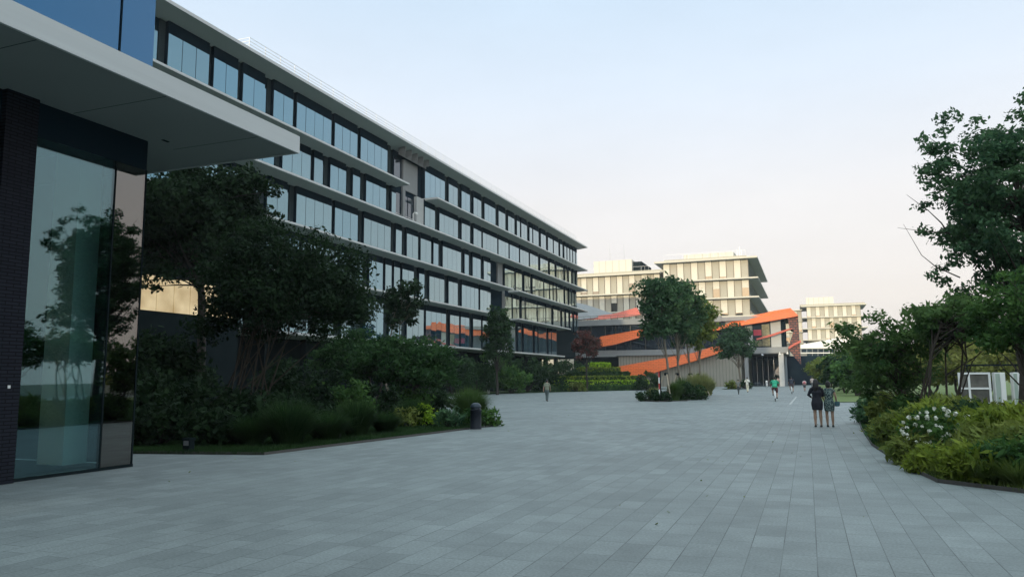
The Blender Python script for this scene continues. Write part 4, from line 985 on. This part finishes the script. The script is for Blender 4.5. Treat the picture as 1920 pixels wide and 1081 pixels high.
# ------------------------------------------------------------------ street furniture
bo = thing('bollard_lamp', 'stout black domed bollard lamp on the paving edge by the fountain grass', 'bollard', (-10.35,23.35,0))
MB().lathe([(.20,0),(.20,.03),(.185,.035),(.185,.62),(.192,.63),(.192,.66)], n=28).build('post', mat('black_enamel', (.008,.011,.017), .5, var=.1, spec=.2), bo, True)
MB().lathe([(.168,.66),(.168,.72)], n=28).build('lens', M['glass_dk'], bo, True)
MB().lathe([(.19,.72),(.185,.76),(.165,.81),(.13,.85),(.08,.875),(.02,.885)], n=28).build('cap', mat('grey_enamel', (.03,.045,.06), .4, var=.05, spec=.3), bo, True)
MB().lathe([(.215,.0),(.215,.015),(.2,.02)], n=28).build('base_plate', M['steel'], bo)
gl_ = px2(353, 848, 'z', 0)
fl = thing('ground_lamp', 'small dark box lamp at the edge of the left lawn', 'lamp', (gl_.x, gl_.y, 0))
MB().box(-.10,.10,-.08,.08,0,.30).build('housing', M['dark'], fl)
MB().box(-.075,.075,-.085,-.081,.17,.28).build('lens', M['conc_d'], fl)
MB().box(-.12,.12,-.10,.10,.30,.34).build('cap', M['dark'], fl)
mp_ = thing('marker_post', 'slim red and white striped marker post at the island tip', 'marker post', (at(1233,54.2),54.2,0))
Rd = mat('red_paint', (.45,.05,.04), .5)
for k in range(4): MB().box(-.06,.03,-.05,.05,.45+.42*k,.45+.42*(k+1)).build('white_band' if k % 2 == 1 else 'red_band', M['white'] if k == 2 or k == 0 else Rd, mp_)
MB().box(.031,.10,-.05,.05,0,2.15).build('backing_post', M['dark'], mp_)
ds = sheet('drain_cover', [(at(1472,50)-.02,49.9),(at(1472,50)+.10,49.9),(at(1484,69)+.14,69),(at(1484,69)+.02,69)], .004, M['conc'])
sb = thing('small_bollard', 'white waist-high bollard in front of the dark entrance', 'bollard', (at(1432,139),139,0))
MB().lathe([(.16,0),(.16,1.0),(.13,1.08),(.03,1.12)], n=14).build('post', M['white'], sb, True)
MB().lathe([(.17,.7),(.17,.82)], n=14).build('band', M['steel'], sb)
# white display frames
YF = 46
df = thing('display_frame', 'white open frame with four dark panels among the shrubs at right', 'display frame', (at(1790,YF),YF,0))
wd = at(1846,YF) - at(1790,YF); dv = wd * .32; t_ = .05
for x in (0, dv, wd): MB().box(x - t_, x + t_, -.06, .06, 0, 1.83).build('upright', M['white'], df)
for z in (.22, 1.0, 1.78): MB().box(t_ + .001, dv - t_ - .001, -.055, .055, z - .05, z + .05).box(dv + t_ + .001, wd - t_ - .001, -.055, .055, z - .05, z + .05).build('crossbar', M['white'], df)
pic = mat('dark_photo_print', (.10,.095,.08), .4, var=1.2, scale=2.2)
for a, c in ((t_ + .001, dv - t_ - .001), (dv + t_ + .001, wd - t_ - .001)):
    for z in (.271,1.051): MB().box(a, c, .0, .02, z, z + .677).build('panel', pic, df)
for px, wpx, lab in ((1856,20,'white upright box with a greenish door, right of the white frame'),(1890,16,'narrow white box at the far right among the shrubs')):
    wb = thing('white_box', lab, 'display box', (at(px,YF),YF,0)); w_ = at(px+wpx,YF)-at(px,YF)
    MB().box(0, w_, .02, .6, 0, 1.82).build('case', M['white'], wb)
    MB().box(.04, w_ * .48, -.01, .018, .05, 1.76).build('door', mat('pale_green_panel', (.35,.42,.36), .4), wb)
    MB().box(w_ * .52, w_ - .02, -.012, .018, .05, 1.78).build('side_panel', M['white'], wb)
pg = thing('pergola', 'thin black metal pergola bar behind the white frames', 'pergola', (at(1806,50),50,0)); w_ = at(1897,50)-at(1806,50)
for x in (0, w_): MB().box(x-.03, x+.03, -.03, .03, 0, 2.2).build('post', M['dark'], pg)
MB().box(-.15, w_+.15, -.032, .032, 2.2, 2.3).build('beam', M['dark'], pg)

r_ = np.random.default_rng(21); nL = 90
P_ = np.stack([np.where(r_.random(nL) < .5, r_.uniform(-12, -9, nL), r_.uniform(-3, 2, nL)), r_.uniform(8, 40, nL), np.full(nL, .012)], 1)
tag(leaf_mesh('fallen_leaves', P_, np.tile([0., 0., 3.], (nL, 1)), .028, M['lf_olive'], None, 1.7, 22), 'few scattered fallen leaves on the grey paving', 'fallen leaves', kind='stuff')
def edging(label, path):
    mb = MB()
    for (x0, y0), (x1, y1) in zip(path[:-1], path[1:]):
        d = Vector((x1 - x0, y1 - y0, 0)); nn_ = Vector((-d.y, d.x, 0)).normalized() * .008
        mb.slab3([(x0, y0, -.01), (x1, y1, -.01), (x1, y1, .062), (x0, y0, .062)], nn_)
    tag(mb.build('bed_edging', M['edge']), label, 'edging', 'steel edging of the planting beds')
M['edge'] = mat('weathered_steel_edge', (.075,.07,.065), .7, var=.3, scale=5)
edging('thin dark steel edging of the left planting bed', [(-14.72,13.48),(-11.48,14.17),(-10.92,20),(-10.47,25.4),(-11.07,27.55),(-14,30.05),(-19,38.05)])
edging('thin dark steel edging of the right planting bed', [(9,11.57),(4.5,12.27),(2.8,12.82),(1.82,13.68),(1.57,16),(1.37,20.5),(1.52,27),(1.87,35),(2.87,53.62)])
edging('thin dark steel edging round the paved island planting', isl + [isl[0]])
#PEOPLE
# ------------------------------------------------------------------ people
M['skin'] = mat('skin', (.42,.26,.18), .6, var=.05)
M['hair'] = mat('black_hair', (.012,.010,.010), .5, var=.3, scale=20)
M['shoe'] = mat('dark_shoe', (.02,.02,.022), .5)
def solid(mb, name, m, parent, voxel=.014, smooth=2):
    """melt the joined limbs into one continuous surface"""
    tmp = mb.build('tmp_form', m)
    md = tmp.modifiers.new('r', 'REMESH'); md.mode = 'VOXEL'; md.voxel_size = voxel; md.use_smooth_shade = True
    ms = tmp.modifiers.new('s', 'SMOOTH'); ms.factor = .5; ms.iterations = smooth
    dg = bpy.context.evaluated_depsgraph_get()
    me = D.meshes.new_from_object(tmp.evaluated_get(dg)); me.name = name
    old = tmp.data; D.objects.remove(tmp); D.meshes.remove(old)
    o = D.objects.new(name, me); COL.objects.link(o); o.parent = parent
    return o
def ivec(*a): return Vector(a)
def hand(mb, wr, d, side, s):
    """palm, four unequal bent fingers and a thumb; d = pointing direction"""
    d = Vector(d).normalized(); sx = Vector(side).normalized(); n = d.cross(sx).normalized()
    mb.tube([wr, wr + d * .04 * s, wr + d * .085 * s], [.023 * s, .036 * s, .034 * s], 8, ry=.5)
    for k, l in enumerate((.065, .075, .07, .055)):
        b0 = wr + d * .08 * s + sx * (-.028 + .019 * k) * s
        mb.tube([b0, b0 + d * l * .5 * s + n * .008 * s, b0 + d * l * .85 * s + n * .028 * s], [.0095 * s, .009 * s, .007 * s], 6)
    b0 = wr + d * .03 * s - sx * .03 * s
    mb.tube([b0, b0 + (d * .03 - sx * .022) * s, b0 + (d * .062 - sx * .026) * s], [.012 * s, .011 * s, .008 * s], 6)
def person(label, loc, rz, h, pose, top, bottom, hair='short', shoe=None, topm=None, botm=None, group=None, build=1.0, sleeve=.5, female=False, bag=None):
    """pose: dict of joints in metres for a 1.70 m figure facing +Y; missing ones are standing"""
    root = thing('person', label, 'person', loc, rz, group)
    s = h / 1.70
    J = dict(pelvis=(0,0,.92), chest=(0,0,1.22), neck=(0,0,1.42), head=(0,.01,1.56),
             shl=(-.17,0,1.37), shr=(.17,0,1.37), ell=(-.24,-.02,1.10), elr=(.24,-.02,1.10), wrl=(-.23,.06,.87), wrr=(.23,.06,.87),
             hil=(-.09,0,.88), hir=(.09,0,.88), knl=(-.095,.01,.48), knr=(.095,.01,.48), anl=(-.10,-.02,.085), anr=(.10,-.02,.085))
    if female:
        J.update(shl=(-.155,0,1.36), shr=(.155,0,1.36), ell=(-.215,-.02,1.10), elr=(.215,-.02,1.10))
    J.update(pose)
    J = {k: Vector(v) * s for k, v in J.items()}
    b = MB(); S = s * build
    # torso and neck
    b.tube([J['pelvis'] - Vector((0,0,.06*s)), J['pelvis'], J['pelvis'].lerp(J['chest'], .5), J['chest'], J['neck'] - Vector((0,0,.05*s))], [.13*S,.155*S,.125*S,.15*S,.09*S], 12, ry=.68)
    b.tube([J['shl'], J['neck'] - Vector((0,0,.04*s)), J['shr']], [.055*S,.075*S,.055*S], 10)
    b.tube([J['neck'] - Vector((0,0,.05*s)), J['neck'], J['head'] - Vector((0,0,.05*s))], [.06*s,.05*s,.052*s], 10)
    hd = J['head']
    b.ball(hd + Vector((0,0,.02*s)), .074*s, .092*s, .105*s); b.ball(hd + Vector((0,.025,-.055))*s, .05*s, .055*s, .05*s)
    b.tube([hd + Vector((0,.085,.015))*s, hd + Vector((0,.108,-.015))*s], [.010*s,.016*s], 6)
    for q in (-1, 1): b.ball(hd + Vector((q*.076,0,0))*s, .012*s, .022*s, .032*s, 8, 6)
    for q, a in ((-1,'l'),(1,'r')):
        b.tube([J['sh'+a], J['sh'+a].lerp(J['el'+a],.5), J['el'+a], J['el'+a].lerp(J['wr'+a],.35), J['wr'+a]], [.050*S,.045*S,.036*S,.036*S,.023*S], 10)
        dr = (J['wr'+a] - J['el'+a]); hand(b, J['wr'+a], dr, (0,1,0) if abs(dr.normalized().y) < .8 else (q*-1,0,0), s)
        b.tube([J['hi'+a], J['hi'+a].lerp(J['kn'+a],.4), J['kn'+a], J['kn'+a].lerp(J['an'+a],.35), J['an'+a]], [.088*S,.075*S,.052*S,.055*S,.034*s], 12)
        f = J['an'+a]; b.tube([f, f + Vector((0,.02,-.04))*s, f + Vector((0,.13,-.06))*s], [.036*s,.042*s,.028*s], 8, ry=.7)
    solid(b, 'body', M['skin'], root, .012)
    # top
    t = MB(); g = 1.14
    if top != 'dress':
        t.tube([J['pelvis'] - Vector((0,0,.04*s)), J['pelvis'] + Vector((0,0,.05*s)), J['pelvis'].lerp(J['chest'], .5), J['chest'], J['neck'] - Vector((0,0,.07*s))], [.165*S,.168*S,.150*S,.172*S,.105*S], 14, ry=.72)
    else:
        P0 = J['pelvis']; C0 = J['chest']; kz = bottom
        t.tube([Vector((P0.x,P0.y,kz*s)), Vector((P0.x,P0.y,(kz+.2)*s)), P0 - Vector((0,0,.08*s)), P0.lerp(C0,.42), C0, J['neck'] - Vector((0,0,.07*s))], [.168*S,.192*S,.192*S,.140*S,.165*S,.098*S], 18, ry=.74)
    t.tube([J['shl'], J['neck'] - Vector((0,0,.055*s)), J['shr']], [.064*S,.085*S,.064*S], 10)
    for a in 'lr':
        p1 = J['sh'+a].lerp(J['el'+a], min(1, sleeve*2))
        pts = [J['sh'+a], J['sh'+a].lerp(p1, .5), p1]; rs = [.063*S,.060*S,.056*S]
        if sleeve > .5: pts.append(J['el'+a].lerp(J['wr'+a], (sleeve-.5)*2*.95)); rs = [.062*S,.058*S,.050*S,.038*S]
        t.tube(pts, rs, 10)
    solid(t, 'dress' if top == 'dress' else 'shirt', topm, root, .013)
    if top != 'dress':
        q = MB(); q.tube([J['pelvis'] + Vector((0,0,.06*s)), J['pelvis'] - Vector((0,0,.06*s))], [.158*S,.165*S], 12, ry=.72)
        for a in 'lr':
            if bottom == 'long': q.tube([J['hi'+a], J['hi'+a].lerp(J['kn'+a],.4), J['kn'+a], J['kn'+a].lerp(J['an'+a],.45), J['an'+a]], [.10*S,.088*S,.070*S,.066*S,.055*S], 10)
            else: q.tube([J['hi'+a], J['hi'+a].lerp(J['kn'+a],.5), J['hi'+a].lerp(J['kn'+a],.92)], [.102*S,.094*S,.080*S], 10)
        solid(q, 'trousers' if bottom == 'long' else 'shorts', botm, root, .014)
    hm = MB()
    hm.ball(hd + Vector((0,-.012,.040))*s, .084*s, .098*s, .094*s)
    if hair == 'long':
        hm.tube([hd + Vector((0,-.05,.06))*s, hd + Vector((0,-.078,-.03))*s, hd + Vector((-.01,-.095,-.17))*s, hd + Vector((-.015,-.105,-.30))*s], [.085*s,.098*s,.105*s,.055*s], 12, ry=.55)
    elif hair == 'bob':
        hm.tube([hd + Vector((0,-.04,.05))*s, hd + Vector((0,-.06,-.05))*s, hd + Vector((0,-.06,-.12))*s], [.088*s,.092*s,.06*s], 12, ry=.65)
    else:
        hm.ball(hd + Vector((0,-.04,.0))*s, .074*s, .066*s, .075*s)
    solid(hm, 'hair', M['hair'], root, .012)
    for a in 'lr':
        f = J['an'+a]; k = MB()
        k.tube([f + Vector((0,-.035,-.035))*s, f + Vector((0,.03,-.052))*s, f + Vector((0,.10,-.060))*s, f + Vector((0,.155,-.064))*s], [.040*s,.044*s,.042*s,.024*s], 10, ry=.62)
        k.build('shoe', shoe or M['shoe'], root, True)
    if bag:
        bag(root, J, s)
    return root
# fabric with small leaf print
m, t, b = nodes('printed_cloth')
tc = t.nodes.new('ShaderNodeTexCoord'); vo = t.nodes.new('ShaderNodeTexNoise'); vo.inputs['Scale'].default_value = 26; vo.inputs['Detail'].default_value = 3
t.links.new(tc.outputs['Object'], vo.inputs[0])
cr_ = t.nodes.new('ShaderNodeValToRGB'); cr_.color_ramp.interpolation = 'CONSTANT'
e = cr_.color_ramp.elements; e[0].color = (.02,.05,.055,1); e[1].position = .5; e[1].color = (.12,.20,.19,1); q = e.new(.56); q.color = (.42,.46,.40,1); q = e.new(.62); q.color = (.03,.07,.08,1)
t.links.new(vo.outputs[0], cr_.inputs[0]); t.links.new(cr_.outputs[0], b.inputs['Base Color']); b.inputs['Roughness'].default_value = .8
M['print'] = m
C_ = lambda n, c: mat(n, c, .8, var=.12, scale=12)
# the two women
def strap_bag(root, J, s):
    MB().tube([J['wrr'] + Vector((0,.02,-.02)), J['wrr'] + Vector((.02,.0,-.12))], [.03,.06], 8).build('bag_handle', C_('teal_leather', (.05,.13,.16)), root)
    MB().lathe([(.05,0),(.08,.02),(.085,.10),(.07,.16)], (J['wrr'].x+.02, J['wrr'].y-.01, J['wrr'].z-.13), 12, 1, .5).build('bag', C_('teal_cloth', (.06,.14,.17)), root)
a_ = px2(1534.5, 800, 'z', 0); b_ = px2(1557, 800, 'z', 0)
person('woman in a dark navy dress with long dark hair, standing with her back to us', (a_.x, a_.y, 0), rad(3), 1.60,
       dict(ell=(-.27,.02,1.12), wrl=(-.15,.20,1.02), elr=(.215,.05,1.10), wrr=(.10,.24,1.06), anl=(-.085,-.02,.085), anr=(.105,.0,.085), knl=(-.085,.01,.48), head=(-.02,.02,1.555)),
       'dress', .60, 'long', C_('brown_shoe', (.06,.045,.04)), C_('navy_cloth', (.012,.013,.022)), group='women standing together', sleeve=.85, female=True, build=1.04)
person('woman in a green leaf-print dress with a dark belt, standing with her back to us', (b_.x, b_.y, 0), rad(-4), 1.53,
       dict(elr=(.235,-.01,1.10), wrr=(.25,.09,.90), ell=(-.22,.03,1.10), wrl=(-.16,.18,.95), anl=(-.085,.0,.085), anr=(.10,.0,.085), head=(-.01,.02,1.56)),
       'dress', .58, 'bob', None, M['print'], group='women standing together', sleeve=.18, female=True, bag=strap_bag)
# people farther off
w_ = px2(1026, 752, 'z', 0)
person('man in an olive T-shirt walking away near the hedges at left', (w_.x, w_.y, 0), rad(8), 1.62,
       dict(ell=(-.24,-.07,1.10), wrl=(-.25,-.10,.86), elr=(.24,.04,1.10), wrr=(.22,.16,.90), knl=(-.08,.10,.49), anl=(-.07,.02,.13), knr=(.05,.0,.48), anr=(.03,-.08,.09)),
       'shirt', 'long', 'short', None, C_('olive_cloth', (.22,.24,.17)), C_('grey_green_cloth', (.10,.13,.13)), sleeve=.42)
w_ = px2(1402, 735, 'z', 0)
def cross(root, J, s):
    MB().tube([J['shl'] + Vector((0,-.13,.03)), J['chest'] + Vector((0,-.155,0)), J['pelvis'] + Vector((.17,-.10,.08))], .022, 6).build('strap', M['shoe'], root)
    MB().box(J['pelvis'].x+.12, J['pelvis'].x+.24, -.12, .06, J['pelvis'].z-.16, J['pelvis'].z+.10).build('bag', M['shoe'], root)
person('man in white shirt and pale trousers with a black shoulder bag, walking away', (w_.x, w_.y, 0), rad(5), 1.72,
       dict(ell=(-.27,.0,1.14), wrl=(-.14,.16,1.18), elr=(.27,.0,1.14), wrr=(.14,.16,1.18), knl=(-.06,.05,.49), anl=(-.02,-.03,.085), knr=(.07,-.02,.48), anr=(.04,-.16,.14)),
       'shirt', 'long', 'short', None, C_('white_cloth', (.72,.72,.66)), C_('cream_cloth', (.58,.56,.45)), sleeve=.5, bag=cross)
w_ = px2(1385, 739, 'z', 0)
person('thin person in grey clothes walking close to the lone tree', (w_.x, w_.y, 0), rad(0), 1.50,
       dict(knl=(-.05,.06,.48), anl=(-.02,.04,.09), knr=(.05,-.02,.48), anr=(.03,-.10,.12), elr=(.2,-.05,1.12), wrr=(.19,-.02,.88)),
       'shirt', 'long', 'short', None, C_('grey_cloth', (.20,.21,.20)), C_('dark_grey_cloth', (.07,.08,.08)), build=.8)
w_ = px2(1509, 733, 'z', 0)
def pack(root, J, s):
    MB().tube([J['chest'] + Vector((0,-.20,-.20)), J['chest'] + Vector((0,-.20,0)), J['chest'] + Vector((0,-.19,.14))], [.13,.15,.10], 10, ry=.7).build('backpack', C_('pink_cloth', (.62,.18,.20)), root, True)
person('child in white top with a pink backpack walking away', (w_.x, w_.y, 0), rad(0), 1.42,
       dict(knl=(-.07,.06,.48), anl=(-.05,.06,.09), knr=(.07,-.02,.48), anr=(.06,-.14,.12)),
       'shirt', 'short', 'short', None, C_('white_cotton', (.72,.70,.68)), C_('dark_shorts', (.08,.07,.08)), sleeve=.4, bag=pack)
for px, Y, hh, lab, c in ((1516.5, 118, 1.72, 'person in a pale hat and light shirt walking beyond the pink backpack', (.55,.45,.42)), (1522, 112, 1.66, 'person in a pinkish top half hidden by the long-haired woman', (.50,.34,.32))):
    person(lab, (at(px, Y), Y, 0), rad(0), hh, dict(knl=(-.07,.06,.48), anr=(.08,-.12,.12)), 'shirt', 'long', 'short', None, C_('pale_top', c), C_('grey_trousers', (.2,.2,.2)))
for px, lab, c in ((1446, 'dark-clothed figure standing inside the shaded entrance', (.02,.025,.03)), (1453.5, 'figure in a pale top inside the shaded entrance', (.55,.42,.40))):
    person(lab, (at(px, 152), 152, 0), rad(10), 1.7, {}, 'shirt', 'long', 'short', None, C_('entrance_top', c), C_('entrance_trousers', (.04,.04,.05)))
# bicycles
def bicycle(label, loc, rz, col, group):
    r0 = thing('bicycle', label, 'bicycle', loc, rz, group); R = .32
    for y in (-.50, .52):
        n = 26; tb = MB(); tb.tube([(0, y + R * math.cos(2*math.pi*k/n), R + R * math.sin(2*math.pi*k/n)) for k in range(n + 1)], .028, 6)
        wh = tb.build('wheel', M['shoe'], r0)
        tb = MB(); 
        for k in range(12): tb.tube([(0,y,R),(0, y + R*.95*math.cos(math.pi*k/6), R + R*.95*math.sin(math.pi*k/6))], .003, 4)
        tb.build('spokes', M['steel'], wh)
    f = MB(); bbk = (0,-.08,.30); st = (0,-.20,.72); hdn = (0,.36,.78)
    for p in ((bbk, st), (bbk, (0,.34,.66)), (st, hdn), ((0,-.50,R), bbk), ((0,-.50,R), st), (hdn, (0,.52,R)), (hdn, (0,.33,.98))): f.tube(list(p), .019, 6)
    f.build('frame', col, r0)
    MB().tube([(-.27,.22,1.0),(-.12,.34,1.0),(.12,.34,1.0),(.27,.22,1.0)], .016, 6).build('handlebar', M['steel'], r0)
    MB().tube([(0,-.34,.86),(0,-.22,.88),(0,-.05,.87)], [.085,.06,.025], 8, ry=.35).tube([(0,-.20,.7),(0,-.22,.86)], .015).build('saddle', M['shoe'], r0)
    fd = MB(); fd.tube([(0, -.50 - .365*math.cos(t_), R + .365*math.sin(t_)) for t_ in [i*.2 - .3 for i in range(10)]], .04, 6, ry=.6); fd.build('mudguard', M['white'], r0)
    for q, y, z in ((-1, .06, .40), (1, -.20, .19)):
        MB().tube([(0,-.08,.30),(q*.07,-.08,.30),(q*.08,y,z)], .012, 5).box(min(q*.08,q*.17), max(q*.08,q*.17), y-.04, y+.04, z-.012, z+.012).build('pedal', M['shoe'], r0)
    return r0
ride = dict(pelvis=(0,-.24,.98), chest=(0,-.10,1.26), neck=(0,.0,1.45), head=(0,.05,1.58), shl=(-.18,-.02,1.40), shr=(.18,-.02,1.40),
            ell=(-.27,.10,1.19), elr=(.27,.10,1.19), wrl=(-.27,.22,1.04), wrr=(.27,.22,1.04), hil=(-.10,-.22,.93), hir=(.10,-.22,.93),
            knl=(-.15,.14,.82), anl=(-.13,.02,.50), knr=(.13,.10,.60), anr=(.13,-.16,.27))
Gb = 'bicycles ridden away across the square'
for px, py, hh, lab, c, bot, lb_, sg in ((1453,752,1.66,'cyclist in a bright green shirt riding away',(.03,.36,.20),(.16,.06,.06),'bicycle with a white mudguard under the cyclist in the green shirt',1),
                                      (1484.5,738,1.60,'cyclist in a dark shirt riding away beyond the green-shirted one',(.025,.03,.045),(.16,.10,.10),'bicycle under the farther cyclist in the dark shirt',1)):
    w_ = px2(px, py, 'z', 0); Yb = w_.y + .8
    bicycle(lb_, (w_.x, Yb, 0), rad(2), C_('frame_paint', (.5,.5,.48)), Gb)
    person(lab, (w_.x, Yb, 0), rad(2), 1.70, ride, 'shirt', 'short', 'short', None, C_('cyclist_shirt', c), C_('cyclist_shorts', bot), sleeve=.45, build=1.08)

# ------------------------------------------------------------------ evening haze
hz = MB().box(-90, 130, -75, 345, -1.2, 42).build('haze', D.materials.new('haze_air'))
hm_ = hz.data.materials[0]; hm_.use_nodes = True; tt = hm_.node_tree; tt.nodes.clear()
oo = tt.nodes.new('ShaderNodeOutputMaterial'); pv = tt.nodes.new('ShaderNodeVolumePrincipled')
pv.inputs['Color'].default_value = (.82, .88, .95, 1); pv.inputs['Density'].default_value = .0003; pv.inputs['Anisotropy'].default_value = .2
tt.links.new(pv.outputs[0], oo.inputs['Volume'])
tag(hz, 'thin evening haze in the air over the square', 'haze', kind='stuff')
SC.cycles.volume_bounces = 0
